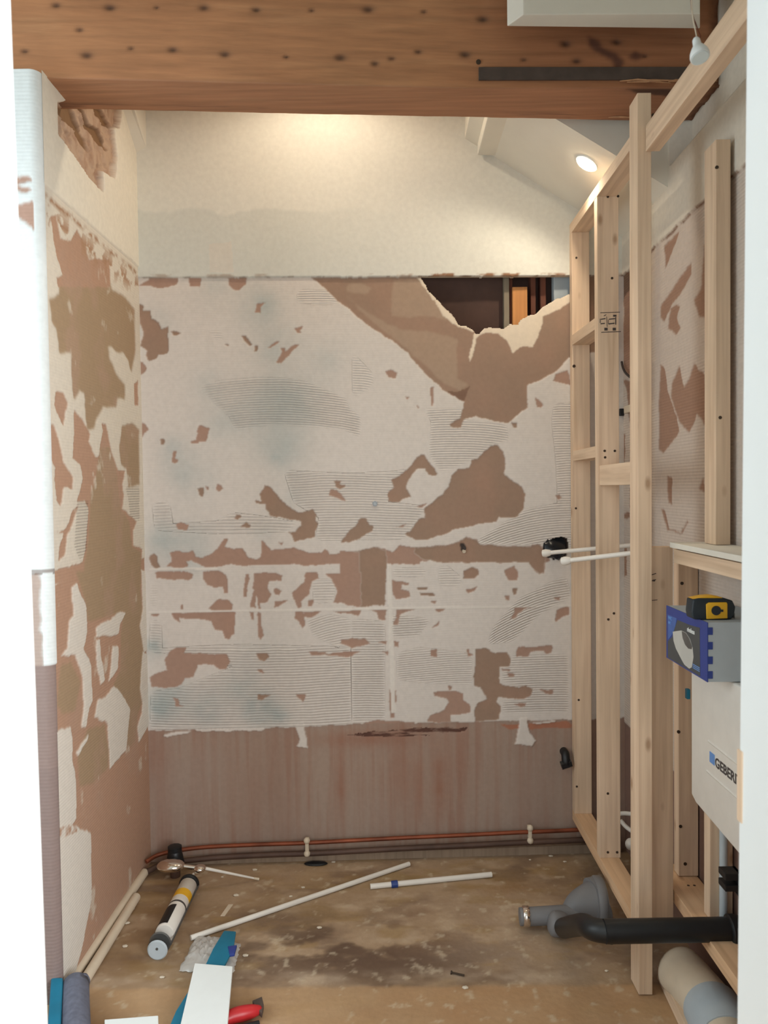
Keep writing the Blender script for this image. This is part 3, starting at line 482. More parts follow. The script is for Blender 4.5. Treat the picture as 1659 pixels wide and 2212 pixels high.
# ------------------------------------------------------------------ right wall (behind the studs)
rw = lambda U, V, h: np.stack([XR-h, U, V], -1)
def rpx(px, py): p = onX(px, py, XR); return (p.y, p.z)
S = Sheet(.98, 2.99, -.01, 3.02, .005, .0042, rw, rpx, rag=.005, seed=9)
S.col[:] = lin((204, 190, 178)); S.h[:] = .003; RA = (1159, 560, 3.16)
for p in ([(850,720),(880,750),(900,900),(960,1080),(980,1180),(900,1290),(870,1330),(840,1300),(840,1000)], [(920,940),(930,850),(980,730),(1010,880),(1060,780),(1080,720),(1110,750),(1150,770),(1180,1150),(1100,1060),(1050,1190),(1010,1150),(980,1110),(940,1000)], [(850,320),(900,250),(960,160),(1060,20),(1060,100),(1020,180),(980,250),(930,300),(880,420),(850,400)], [(920,330),(990,310),(960,400),(990,470),(960,515),(900,470)], [(1080,280),(1130,190),(1150,-100),(1200,-120),(1200,400),(1120,400)], [(895,1480),(930,1500),(930,1680),(905,1660)],
 [(850,1700),(880,1710),(910,1840),(990,1860),(1040,1780),(1040,1800),(1000,1870),(900,1850)], [(1110,1560),(1150,1480),(1150,1600)], [(585,110),(670,80),(690,400),(680,720),(690,830),(585,760),(600,350)], [(590,820),(680,840),(680,1180),(640,1120),(620,900)], [(580,1200),(610,1190),(605,1390),(580,1390)], [(640,1560),(700,1560),(700,1710),(640,1700)], [(560,1960),(620,1960),(620,2160),(560,2160)], [(580,1730),(640,1730),(640,1770),(580,1770)]):
    S.fill(S.poly(p, RA), (160, 126, 106), .001)
for p in ([(1145,1060),(1115,1100),(1100,1060),(1125,1000)],):
    S.fill(S.poly([(1436,530),(1470,500),(1440,580)]), (160, 126, 106), .001)
S.fill(S.poly([(1334,595),(1372,578),(1372,610),(1350,640),(1345,660)]), (110, 86, 70), .0)
rl = S.V < .5; S.fill(rl, (136, 108, 96), .001)
nz = .02*(fbm(S.U, S.V*0, .05, 71)-.5); e = 2.222
up = S.V > e+nz; S.fill(up, (214, 206, 192), .009)
S.fill(np.clip(1-np.abs(S.V-(e+nz-.002))/.007, 0, 1)*np.clip((fbm(S.U, S.V, .04, 72)-.35)*5, 0, 1), (120, 84, 62))
S.ph = 2*np.pi*S.V/.0095; S.ridge[:] = .25; S.ridge[up | rl] = 0
S.h -= .068*np.clip((S.V-2.43)/.004, 0, 1)*(S.U < 2.465)
wall_right = tag(S.build('wall_right', wall_mat), kind='structure')

# ------------------------------------------------------------------ floor
fw = lambda U, V, h: np.stack([U, V, h], -1)
def fpx(px, py): p = onZ(px, py); return (p.x, p.y)
S = Sheet(-2.3, 1.6, .0, 3.1, .006, .006, fw, fpx, rag=.01, seed=15)
a = fbm(S.U, S.V*1.5, .35, 81); b = fbm(S.U, S.V*1.4, .09, 91); c = fbm(S.U, S.V, .03, 95)
S.col[:] = lin((168, 143, 116)); S.fill(np.clip((a-.42)*3, 0, 1)*.7, (146, 120, 88)); S.fill(np.clip((b-.5)*4, 0, 1)*.6, (190, 168, 142)); d_ = fbm(S.U*.8, S.V*1.6, .16, 121, 5); S.fill(np.clip((d_-.50)*5, 0, 1)*.6, (112, 88, 70)); S.fill(np.clip((fbm(S.U*.7, S.V*2, .1, 131, 5)-.55)*6, 0, 1)*.5, (154, 124, 76))
S.h = .002*(c-.5)
for (x, y, rx, ry, a_, col) in [(700, 2040, .35, .16, .95, (98, 76, 60)), (880, 2070, .25, .12, .95, (100, 78, 62)), (780, 2075, .3, .08, .6, (94, 72, 58)), (930, 1990, .12, .1, .6, (130, 100, 76)), (900, 2020, .1, .08, .6, (126, 96, 72)), (1080, 1910, .14, .05, .7, (150, 108, 62)), (960, 1900, .3, .06, .6, (148, 124, 72)), (700, 1940, .2, .1, .4, (152, 124, 84)), (1180, 1880, .2, .1, .8, (112, 90, 74)), (300, 1990, .2, .3, .6, (128, 98, 66)), (350, 1890, .16, .06, .8, (112, 88, 62)), (1100, 2060, .2, .1, .5, (160, 140, 122)), (620, 1900, .25, .1, .5, (176, 148, 112)), (1100, 1990, .2, .08, .4, (172, 148, 126))]:
    u, v = fpx(x, y); d = ((S.U-u)/rx)**2+((S.V-v)/ry)**2; S.fill(np.clip(np.exp(-d*.9)*a_*np.clip((fbm(S.U*.8, S.V*1.5, .12, 141, 5)-.42)*6, 0, 1), 0, .9), col)
v0 = fpx(800, 2128)[1]; near = np.clip((v0-S.V+.03*(b-.5))/.015, 0, 1); S.fill(near*.75, (182, 148, 110)); S.fill(near*np.clip((a-.5)*3, 0, 1)*.6, (168, 124, 84))
S.fill(np.clip(1-np.abs(S.V-v0-.035)/.05, 0, 1)*np.clip((b-.4)*3, 0, 1)*.6, (184, 164, 142))
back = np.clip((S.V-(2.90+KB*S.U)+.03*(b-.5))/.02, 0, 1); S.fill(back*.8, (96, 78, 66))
S.fill(np.clip((c-.66)*9, 0, 1)*.5, (205, 190, 165))
floor = tag(S.build('floor', attr_mat('floor_surface', .62, .001, ridge=False)), kind='structure')

# ------------------------------------------------------------------ rest of the shell
# end of the left wall, rounded corner, facing the camera
def pier():
    bm = bmesh.new(); f = [(-1.9, 2.13)]; r = .035
    for k in range(7):
        t = math.pi/2*k/6; f.append((XL-r+r*math.sin(t), 2.13+r-r*math.cos(t)))
    return f, bm
bm = bmesh.new(); ptsx = [(-2.3, 2.128)]; r = .024; YP = 2.085
for k in range(0):
    t = math.pi/2*k/7; ptsx.append((XL+.004-r+r*math.sin(t), 2.128+r-r*math.cos(t)))
S = Sheet(0, 1, -.01, 2.555, 1/300, .005, None, lambda px, py: (lambda p: ((p.x+2.3)/(XL+.004-r+2.3)*.93, p.z))(onY(px, py, YP)), rag=.004, seed=23)
def pw(U, V, h):
    t = np.clip((U-.93)/.07, 0, 1)*math.pi/2; x = np.where(U < .93, -2.3+(XL+.004-r+2.3)*U/.93, XL+.004-r+r*np.sin(t)); y = YP+r-r*np.cos(t)
    return np.stack([x+h*np.sin(t), y-h*np.cos(t), V], -1)
S.world = pw; S.rag = 0
S.col[:] = lin((216, 222, 222)); S.h[:] = .003; PA = (0, 0, 2.0)
for p in ([(60,765),(120,762),(160,790),(120,790),(60,800)], [(60,800),(110,810),(150,830),(90,850),(60,860)], [(60,880),(120,870),(160,870),(165,1000),(140,990),(60,920)]): S.fill(S.poly(p, PA), (170, 138, 122), .001)
S.fill(S.poly([(70, 820), (130, 850), (160, 860), (120, 880), (70, 890)], PA), (216, 222, 222), .004)
zz = lambda y: onY(90, y, YP).z
m = (S.RV < zz(1238)) & (S.RV > zz(1438)); S.fill(m*np.clip((.935-S.RU)/.01, 0, 1), (168, 150, 140), .001)
S.fill((S.RV < zz(1438)).astype(float), (140, 122, 116), .0); S.fill((S.RV < zz(1660)).astype(float)*.5, (128, 112, 108))
S.fill(((S.RV < zz(1230)) & (S.RV > zz(1240))).astype(float)*.7, (110, 90, 80))
S.ph = 2*np.pi*S.V/.01; S.ridge[:] = .1
tag(S.build('wall_left_end', wall_mat), kind='structure')
struct('ceiling', box(-2.3, 1.6, -.2, 3.1, 3.02, 3.06), M['plaster'])
# sloping soffit over the right-hand side behind the beam
ZE, SL = 2.362, .62
bm = bmesh.new(); x0 = .30; hexa(bm, [(x0, 2.48, ZE+SL*(XR-x0)), (XR-.006, 2.48, ZE+.003), (XR-.006, 2.985, ZE+.003), (x0, 2.945, ZE+SL*(XR-x0)), (x0, 2.48, 3.02), (XR-.006, 2.48, 3.02), (XR-.006, 2.985, 3.02), (x0, 2.945, 3.02)])
struct('ceiling_slope', bm, M['plaster'])
def bq(px, py, off=0.): return onB(px, py, off)
# plastered rafter ends under the ceiling
a = bq(1030, 341); b = bq(1090, 343)
bm = bmesh.new(); hexa(bm, [(a.x, 2.3, a.z), (b.x, 2.3, b.z), (b.x, 2.935, b.z), (a.x, 2.93, a.z), (a.x, 2.3, 3.02), (b.x, 2.3, 3.02), (b.x, 2.935, 3.02), (a.x, 2.93, 3.02)])
struct('trim_1', bev(bm, .004), M['plaster'])
bm = bmesh.new(); hexa(bm, [(XL+.006, 2.45, 2.98), (XL+.045, 2.45, 2.98), (XL+.045, 2.90, 2.70), (XL+.006, 2.90, 2.675), (XL+.006, 2.45, 3.02), (XL+.045, 2.45, 3.02), (XL+.045, 2.905, 3.02), (XL+.006, 2.905, 3.02)])
struct('trim_2', bev(bm, .003), M['plaster'])
# doorway the photo is taken through
def wall_piece(name, pts): 
    bm = bmesh.new(); hexa(bm, pts); return struct(name, bm, M['jamb'])
jl0, jl1 = onY(24, 0, .98), onY(104, 2212, .98); zt, zb = 2.1, -.0
def at_z(a, b, z): t = (z-a.z)/(b.z-a.z); return a+(b-a)*t
lt, lb_ = at_z(jl0, jl1, 2.08), at_z(jl0, jl1, 0)
wall_piece('wall_front_left', [(-2.3, .87, 0), (lb_.x-.03, .87, 0), (lb_.x-.03, .965, 0), (-2.3, .965, 0), (-2.3, .87, 3.02), (lt.x-.03, .87, 3.02), (lt.x-.03, .965, 3.02), (-2.3, .965, 3.02)])
bm = bmesh.new(); hexa(bm, [(lb_.x-.03, .85, 0), (lb_.x, .85, 0), (lb_.x, .98, 0), (lb_.x-.03, .98, 0), (lt.x-.03, .85, 2.08), (lt.x, .85, 2.08), (lt.x, .98, 2.08), (lt.x-.03, .98, 2.08)])
struct('trim_3', bev(bm, .002), M['jamb'])
jr0, jr1 = onY(1613, 0, .98), onY(1592, 2212, .98); rt, rb = at_z(jr0, jr1, 2.08), at_z(jr0, jr1, 0)
bm = bmesh.new(); hexa(bm, [(rb.x, .85, 0), (rb.x+.03, .85, 0), (rb.x+.03, .98, 0), (rb.x, .98, 0), (rt.x, .85, 2.08), (rt.x+.03, .85, 2.08), (rt.x+.03, .98, 2.08), (rt.x, .98, 2.08)])
struct('trim_4', bev(bm, .002), M['jamb'])
wall_piece('wall_front_right', [(rb.x+.03, .87, 0), (1.6, .87, 0), (1.6, .965, 0), (rb.x+.03, .965, 0), (rt.x+.03, .87, 3.02), (1.6, .87, 3.02), (1.6, .965, 3.02), (rt.x+.03, .965, 3.02)])
struct('trim_5', box(lt.x-.03, rt.x+.03, .85, .98, 2.08, 2.11, .002), M['jamb'])
struct('wall_front_top', box(lt.x-.03, rt.x+.03, .87, .965, 2.11, 3.02), M['jamb'])
# white boxed-in plaster against the beam, top right
p = [onY(1094, 57, 2.235), onY(1130, 32, 2.12), onY(1490, 30, 2.14), onY(1505, 62, 2.245)]
z = 2.69; q = [on_ for on_ in [onZ(1095, 57, z), onZ(1130, 32, z), onZ(1512, 30, z), onZ(1512, 62, z)]]
bm = bmesh.new(); hexa(bm, [q[0], q[1], q[2], q[3]]+[Vector((v.x, v.y, 3.02)) for v in q]); struct('trim_6', bev(bm, .003), M['plaster'])
# cavity behind the broken board
bm = bmesh.new(); y0 = 2.98
cav = struct('wall_cavity', box(.05, 1.0, 3.10, 3.12, 1.0, 2.4), M['cavity'])
# ------------------------------------------------------------------ old beam
WB = .19; ZB = 2.56
bf = lambda x: np.interp(x, [-1.4, -1.013, .277, .97], [2.10, 2.132, 2.235, 2.255]); br = lambda x: np.interp(x, [-1.4, -1.0, .823, .97], [2.265, 2.305, 2.445, 2.457])
def beamw(U, V, h):
    t = np.clip(V/WB, 0, 1); yb, yf = br(U), bf(U); y = yb+(yf-yb)*t; z = ZB+np.where(V > WB, V-WB, np.where(V < 0, -V, 0))
    out_y = np.where(V > WB, -h, np.where(V < 0, h, 0)); dz = np.where((V >= 0) & (V <= WB), -h, 0); return np.stack([U, y+out_y, z+dz], -1)
def bmpx(px, py):
    p = on(px, py, (-.062, 1, 0), 2.20)
    if p[2] >= ZB: return (p[0], WB+p[2]-ZB)
    q = onZ(px, py, ZB); return (q.x, WB*(br(q.x)-q.y)/(br(q.x)-bf(q.x)))
S = Sheet(-1.3, .966, -.40, WB+.40, .006, .005, beamw, bmpx, rag=.004, seed=33)
g = fbm(S.U*.25, S.V*3, .06, 101); g2 = fbm(S.U*.5, S.V, .3, 105)
S.col[:] = lin((188, 134, 94)); S.fill(np.clip((g2-.4)*2.5, 0, 1)*.5, (164, 108, 72)); S.fill(np.clip((g-.55)*4, 0, 1)*.35, (204, 154, 112))
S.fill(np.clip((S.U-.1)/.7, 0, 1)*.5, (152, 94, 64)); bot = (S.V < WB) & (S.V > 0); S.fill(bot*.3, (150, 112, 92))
S.h = .003*(fbm(S.U, S.V, .12, 107)-.5)-.0006*g
NB = [(x/2, y/2) for x, y in [(245,25),(475,33),(675,30),(880,28),(1105,35),(1345,35),(1590,28),(345,130),(110,225),(375,240),(565,208),(745,212),(970,230),(1235,238),(1470,238),(1620,262)]]+[(829+x/2, y/2) for x, y in [(175,35),(432,65),(35,240),(150,210),(355,220),(610,245),(838,255),(1010,175),(1130,240),(790,180)]]
for k, (x, y) in enumerate(NB):
    u, v = bmpx(x, y); rr = .008+.003*math.sin(k*2.3); d = ((S.U-u)/(rr*1.7))**2+((S.V-v)/rr)**2; S.fill(np.exp(-d*1.2)*.85, (58, 38, 32)); S.h -= .004*np.exp(-d*2)
CBm = (829, 0, 2.0)
for p in ([(880,150),(930,170),(950,200),(1010,230),(1040,260),(1030,320),(1000,330),(990,260),(920,215),(890,190)], [(1060,240),(1090,215),(1135,240),(1090,255)]): S.fill(blur(S.poly(p, CBm).astype(float), 2)*.8, (74, 42, 38))
S.fill(np.exp(-((S.V-WB*.12)/.02)**2)*bot*np.clip((g-.5)*5, 0, 1)*.7, (92, 56, 44))
S.fill(blur(S.poly([(1040,385),(1240,385),(1240,415),(1110,410)], CBm).astype(float), 1)*.8, (60, 36, 30))
fr = np.clip((S.U-.93)/.03, 0, 1); S.h -= fr*.02*fbm(S.U, S.V, .03, 111); S.fill(fr*.6, (78, 50, 38))
beam_o = S.build('timber_beam', attr_mat('beam_wood', .8, .0015, grain=(3, 55, 55), ridge=False))
beam_o.data.transform(Matrix.Translation((0, -2.2, -ZB))); beam_o.location = (0, 2.2, ZB); beam_o['_w'] = [0, 2.2, ZB]
tag(beam_o, 'old reddish brown timber beam pitted with nail holes across the top of the room', 'beam')
a, b = on(1036, 183, (-.062, 1, 0), 2.195), on(1556, 182, (-.062, 1, 0), 2.195)
st = timber('steel_strap', (a[0], float(bf(a[0]))-.0035, 2.60), (.95, float(bf(.95))-.0035, 2.60), .036, .006, beam_o, side=(0, 0, 1), m=M['iron'], bevel=.001)
bm = bmesh.new(); tube(bm, [(a[0]+.035, bf(a[0])-.012, 2.60), (a[0]+.035, bf(a[0])-.005, 2.60)], .007, 10); obj('strap_bolt', bm, M['screw'], st)
bm = bmesh.new(); rnd = random.Random(4)
for k in range(7):
    x = .66+.2*rnd.random(); y = bf(x)-.004; tube(bm, [(x, y, 2.575+.01*rnd.random()), (x+.05, y-.006, 2.572+.008*rnd.random()), (x+.11, y-.004-.02*rnd.random(), 2.568)], [.0018, .003, .0008], 5)
p = onZ(1322, 262, 2.56)
tube(bm, [(p.x-.02, 2.42, 2.562), (p.x+.02, 2.40, 2.552), (p.x+.05, 2.39, 2.545)], [.002, .003, .001], 5)
obj('splinter', bm, M['lath'], beam_o)

# ------------------------------------------------------------------ partition of new studs
FR = thing('stud_frame', 'tall pale softwood stud frame standing along the right-hand side of the room', 'stud frame', (.72, 2.55, 0))
XF = .695
def seg(x0, x1, y0, y1, z0, z1, name, parent, ax, m=None, bevel=.0015):
    """axis-aligned timber; ax = grain direction"""
    c = ((x0+x1)/2, (y0+y1)/2, (z0+z1)/2); s = (x1-x0, y1-y0, z1-z0)
    if ax == 2: return timber(name, (c[0], c[1], z0), (c[0], c[1], z1), s[0], s[1], parent, (1, 0, 0), m, bevel)
    if ax == 1: return timber(name, (c[0], y0, c[2]), (c[0], y1, c[2]), s[0], s[2], parent, (1, 0, 0), m, bevel)
    return timber(name, (x0, c[1], c[2]), (x1, c[1], c[2]), s[1], s[2], parent, (0, 1, 0), m, bevel)
WD = .066
bp = seg(XF, XF+WD, 2.175, 2.962, .125, .163, 'bottom_plate', FR, 1, M['pine_o'])
seg(XF, XF+WD, 2.222, 2.955, 2.375, 2.413, 'top_plate', FR, 1)
s3 = seg(XF, XF+WD, 2.922, 2.960, .163, 2.375, 'stud', FR, 2)
s2 = seg(XF, XF+WD+.004, 2.568, 2.606, .163, 2.375, 'stud', FR, 2)
post = timber('stud', (.695, 2.140, .002), (.714, 2.190, 2.50), .038, .072, FR, side=(1, 0, 0))
pa, pb = onX(1399, 322, .716), onX(1604, 52.6, .716); pc, pd = onX(1403, 260, .716), onX(1587, 0, .716)
zb0 = pa.z; zt0 = pc.z
near_pl = seg(.716, .754, .99, 2.150, zb0, zt0, 'top_plate', FR, 1)
def nog(px0, py0, px1, py1, h, y0, y1, x0=XF, w=WD, m=None):
    a, b = onX(px0, py0, x0), onX(px1, py1, x0); sl = (b.z-a.z)/(b.y-a.y); za = a.z+sl*(y0-a.y); zb_ = a.z+sl*(y1-a.y)
    return timber('nogging', (x0+w/2, y0, za-h/2), (x0+w/2, y1, zb_-h/2), w, h, FR, side=(1, 0, 0), m=m)
nog(1289, 684, 1230, 728, .038, 2.606, 2.922)
nog(1289, 963, 1234, 975, .038, 2.606, 2.922)
nog(1377, 996, 1301, 1005, .066, 2.215, 2.568, XF+.004, .038)
# stamped print, pencil lines and screw heads
def face_y(bm, px, py, y, w, h, rot=0.0):
    c = onY(px, py, y-.0004); s = y/F_PX; ca, sa = math.cos(rot), math.sin(rot); v = []
    for dx, dz in ((-w/2, -h/2), (w/2, -h/2), (w/2, h/2), (-w/2, h/2)): v.append(bm.verts.new((c.x+(dx*ca-dz*sa)*s, y-.0006, c.z+(dx*sa+dz*ca)*s)))
    r = bmesh.ops.extrude_face_region(bm, geom=[bm.faces.new(v)]); bmesh.ops.translate(bm, verts=[e for e in r['geom'] if isinstance(e, bmesh.types.BMVert)], vec=(0, .0004, 0))
bm = bmesh.new(); y = 2.568
for px, py, w, h, r in [(1318, 675, 42, 1.4, .02), (1320, 717, 42, 1.6, .03), (1311, 695, 1.2, 22, .05), (1303, 689, 10, 2.2, .15), (1302, 699, 9, 2.2, .1), (1322, 689, 13, 2.2, .1), (1321, 699, 13, 2.6, .1), (1330, 693, 2, 16, 0), (1296.5, 693, 1.5, 9, 0), (1314, 695, 1.2, 9, 0), (1309, 711, 7, 6, 0), (1327, 711, 7, 6, 0), (1307, 681, 6, 1.5, .5), (1328, 682, 7, 4, 0)]: face_y(bm, px, py, y, w, h, r)
obj('grade_stamp', bm, M['ink'], s2)
for px, py, w, h, r in [(1409, 1243, 16, 1.8, .3), (1409, 1256, 15, 2, .25), (1412, 1256, 5, 4, 0), (1411, 1299, 17, 1.5, .1)]:
    bm = bmesh.new(); face_y(bm, px, py, 2.128, w, h, r); obj('pencil_mark', bm, M['ink'], post)
for grp in ([(1386, 1122, 8, 1.6), (1390, 1127, 1.6, 8), (1386, 1133, 8, 1.6), (1382, 1139, 1.6, 8), (1386, 1145, 8, 1.6)], [(1384, 1371, 7, 1.4), (1387, 1380, 7, 1.4), (1384, 1389, 7, 1.4), (1386, 1397, 7, 1.4)]):
    bm = bmesh.new()
    for px, py, w, h in grp:
        c = onX(px, py, .695); s = c.y/F_PX; z = c.z; xx = .695+(z/2.5)*.019-.019-.0004
        add_box(bm, xx-.0004, xx+.0002, c.y-w*s*1.6, c.y+w*s*1.6, z-h*s/2, z+h*s/2)
    obj('grade_stamp', bm, M['ink'], post)
def screw(px, py, y, parent, r=.0042):
    c = onY(px, py, y); bm = bmesh.new(); tube(bm, [(c.x, y-.0012, c.z), (c.x, y+.002, c.z)], r, 10); return obj('screw_head', bm, M['screw'], parent)
for px, py, y, pr in [(1313, 425, 2.568, s2), (1335, 424, 2.568, s2), (1322, 601, 2.568, s2), (1306, 974, 2.568, s2), (1328, 974, 2.568, s2), (1307, 988, 2.568, s2), (1314, 1338, 2.568, s2), (1326, 1325, 2.568, s2), (1313, 1714, 2.568, s2), (1313, 1841, 2.568, s2), (1333, 1841, 2.568, s2), (1240, 791, 2.922, s3), (1244, 1098, 2.922, s3), (1250, 1512, 2.922, s3), (1246, 1699, 2.922, s3), (1246, 497, 2.922, s3), (1263, 497, 2.922, s3), (1245, 557, 2.922, s3), (1409, 229, 2.151, post)]: screw(px, py, y, pr, .006 if py == 791 else .0042)
c = onX(1415, 319, .716); bm = bmesh.new(); tube(bm, [(c.x-.001, 2.10, c.z+.012), (c.x+.002, 2.10, c.z+.012)], .004, 10); obj('screw_head', bm, M['screw'], near_pl)
c = onX(1557, 78, .716); bm = bmesh.new(); tube(bm, [(c.x-.001, c.y, c.z), (c.x+.002, c.y, c.z)], .006, 10); obj('screw_head', bm, M['screw'], near_pl)

# ------------------------------------------------------------------ low frame that boxes in the cistern
LF = thing('low_stud_wall', 'low softwood frame carrying the ledge around the concealed cistern', 'timber frame', (.83, 1.9, 0))
XS = .775
e0, e1 = onX(1440, 1170, XS), onX(1594, 1204, XS); zl = e0.z
seg(.7345, .7345+.062, 2.170, 2.208, .17, zl-.016, 'stud', LF, 2)
seg(XS+.006, XS+.044, 1.02, 2.12, zl-.056, zl-.018, 'rail', LF, 1)
lc = onY(1466, 1300, 2.25)
c3 = seg(.842, .8995, 2.25, 2.288, .262, zl-.016, 'stud', LF, 2)
seg(.800, .898, 1.10, 2.33, .222, .260, 'plate', LF, 1, M['pine_o'])
seg(.838, .899, 2.02, 2.058, .262, .60, 'stud', LF, 2)
for px, py in ((1487, 1920), (1500, 1920)):
    c = onY(px, py, 2.2); bm = bmesh.new(); tube(bm, [(c.x+.0, 2.20, .2605), (c.x, 2.20, .2595)], .004, 10); obj('screw_head', bm, M['screw'], LF)
for px, py, y in [(1473, 1260, 2.25), (1470, 1316, 2.25), (1466, 1581, 2.25), (1470, 1785, 2.25), (1480, 1866, 2.25)]: screw(px, py, y, c3, .005)
# plinth timber along the floor under the frame
fp = timber('floor_batten', onZ(1448, 2110, .02)+Vector((.0, .02, 0)), onZ(1540, 2300, .02)+Vector((.0, 0, 0)), .06, .038, side=(1, .3, 0), m=M['pine'])
tag(fp, 'short pale softwood batten on the floor under the cream waste pipe', 'timber')
bd = obj('ledge_board', box(XS, .899, 1.02, 2.135, zl-.0145, zl, .0015), M['plaster']); tag(bd, 'white ledge board lying on top of the low timber frame', 'board')
u0 = onY(1524, 1158, 2.0)
us = timber('timber_stud', (.866, 2.04, zl+.001), (.866, 2.04, 2.305), .038, .072, side=(1, 0, 0)); tag(us, 'single upright softwood stud standing on the white ledge against the right wall', 'timber stud')
for px, py in ((1533, 361), (1556, 902)):
    c = onY(px+16 if px < 1540 else px, py, 2.003); bm = bmesh.new(); tube(bm, [(c.x, 2.003, c.z), (c.x, 2.006, c.z)], .0045, 10); obj('screw_head', bm, M['screw'], us)

# ------------------------------------------------------------------ cistern
CI = thing('cistern', 'white concealed toilet cistern with black lettering between the low studs', 'cistern', (.84, 1.6, .6))
XC = .782
k0, k1 = onX(1493, 1715, XC), onX(1590, 1803, XC); zc0 = k0.z; zct = .966
bm = bmesh.new(); yy = [k0.y, k0.y, 1.10, 1.10]; prof = [(k0.y, zct), (k0.y, zc0), (k0.y-.03, zc0-.012), (1.2, zc0-.06), (1.1, zc0-.04), (1.1, zct)]
f = [bm.verts.new((XC, y, z)) for y, z in prof]; g_ = [bm.verts.new((.898, y, z)) for y, z in prof]
bm.faces.new(f); bm.faces.new(g_[::-1])
for i in range(len(f)): bm.faces.new((f[i], g_[i], g_[(i+1) % len(f)], f[(i+1) % len(f)]))
bev(bm, .006, 3); smooth_by_angle(obj('tank', bm, M['pipe'], CI))
for (pa_, pb_) in (((1530, 1600), (1600, 1652)), ((1527, 1665), (1602, 1722))):
    a, b = onX(*pa_, XC), onX(*pb_, XC); tubeo('moulded_rib', [(XC+.001, a.y, a.z), (XC+.001, b.y, a.z), (XC+.001, 1.3, a.z)], .0035, M['pipe'], CI, seg=8)
def text(name, body, loc, size, m, parent, xdir=(0, -1, 0), ydir=(0, 0, 1), ext=.0004, sx=1.0, bold=.0):
    cu = bpy.data.curves.new(name, 'FONT'); cu.body = body; cu.size = size; cu.extrude = ext; cu.offset = bold; cu.resolution_u = 3
    o = bpy.data.objects.new(name, cu); COL.objects.link(o); bpy.context.view_layer.update()
    me = bpy.data.meshes.new_from_object(o.evaluated_get(bpy.context.evaluated_depsgraph_get())); bpy.data.objects.remove(o)
    me.materials.clear(); me.materials.append(m); X = Vector(xdir).normalized(); Y = Vector(ydir).normalized(); Z = X.cross(Y)
    me.transform(Matrix(((X.x*sx, Y.x, Z.x, loc[0]), (X.y*sx, Y.y, Z.y, loc[1]), (X.z*sx, Y.z, Z.z, loc[2]), (0, 0, 0, 1))))
    o = bpy.data.objects.new(name, me); COL.objects.link(o); adopt(o, parent); return o
a, b = onX(1531, 1645, XC), onX(1543, 1623, XC)
t0 = onX(1544, 1654, XC); t1 = onX(1544, 1634, XC)
text('lettering', 'GEBERIT', (XC-.0003, t0.y-.002, t0.z), (t1.z-t0.z)*1.45, M['ink'], CI, sx=1.12, bold=.0008)
c = onX(1532, 1636, XC); hh = (t1.z-t0.z)
obj('blue_mark', box(XC-.0012, XC, t0.y, t0.y+.028, t0.z, t0.z+hh*1.15), M['lblue'], CI)['label'] = 'blue square mark'
seg_ = tubeo('flush_pipe', [(.868, 2.006, .262), (.868, 2.006, .45), (.868, 2.006, .62)], .010, M['carton'], CI)

# ------------------------------------------------------------------ blue carton and tape measure
XB = .722
q0, q1, q2, q3 = onX(1440, 1315, XB), onX(1528, 1345, XB), onX(1527, 1488, XB), onX(1440, 1440, XB)
yF, yN = q0.y, q1.y; zB, zT = .968, q1.z
BX = thing('carton', 'blue-ended grey cardboard box with a printed bowl picture on top of the cistern', 'box', (.80, (yF+yN)/2, zB))
obj('carton_body', box(XB+.0015, .895, yN, yF, zB, zT, .0015), M['carton'], BX)
endp = obj('printed_end', box(XB-.0005, XB+.0015, yN-.0008, yF+.0008, zB, zT+.0004), M['blue'], BX); endp['label'] = 'royal blue printed end panel'
def xpoly(bm, pts, x, t=.0004):
    """flat printed shape on the end panel; pts as (fraction from far edge, fraction up)"""
    v = [bm.verts.new((x, yF+(yN-yF)*a, zB+(zT-zB)*b)) for a, b in pts]; r = bmesh.ops.extrude_face_region(bm, geom=[bm.faces.new(v)])
    bmesh.ops.translate(bm, verts=[e for e in r['geom'] if isinstance(e, bmesh.types.BMVert)], vec=(-t, 0, 0))
def print_(name, pts, m, lvl): 
    bm = bmesh.new(); xpoly(bm, pts, XB-.0005-.0004*lvl); return obj(name, bm, m, endp)
print_('picture_panel', [(.30,.82),(.62,.83),(.84,.86),(.85,.03),(.30,.02),(.04,.02),(.04,.33),(.16,.45),(.22,.62)], M['dgrey'], 0)
print_('picture_corner', [(.04,.84),(.28,.84),(.24,.66),(.16,.50),(.05,.36)], M['mblue'], 0)
print_('pictured_bowl', [(.18,.56),(.40,.66),(.52,.66),(.62,.58),(.68,.45),(.70,.30),(.66,.10),(.60,.05),(.48,.07),(.40,.14),(.26,.28),(.20,.40)], M['lgrey'], 1)
print_('pictured_seat', [(.42,.655),(.52,.655),(.61,.58),(.67,.47),(.66,.42),(.58,.40),(.50,.44),(.44,.54)], M['steel'], 2)
def ptext(name, body, fa, fb, size, m, sx=1): text(name, body, (XB-.0013, yF+(yN-yF)*fa, zB+(zT-zB)*fb), size, m, endp, sx=sx, bold=.0003)
ptext('lettering', 'rimless', .55, .70, .016, M['white']); ptext('lettering', 'wc', .06, .76, .018, M['lblue'], 1.2); ptext('lettering', 'set', .06, .68, .012, M['lblue'], 1.2)
for k in range(3): obj('print_line', box(XB-.0013, XB-.0007, yF+(yN-yF)*.84, yF+(yN-yF)*.68, zB+(.16-.03*k)*(zT-zB), zB+(.175-.03*k)*(zT-zB)), M['lblue'], endp)
for k in range(4):
    z0 = zB+(zT-zB)*(.06+.245*k); obj('blue_tab', box(XB, XB+.012, yN-.0012, yN, z0, z0+(zT-zB)*.125), M['blue'], BX)
c = onY(1536, 1334, yN+.05); ty = yN+.05; zt_ = zT+.001
sx_ = ty/F_PX
TM = thing('tape_measure', 'yellow and black tape measure lying on the blue-ended box', 'tape measure', (c.x, ty, zT))
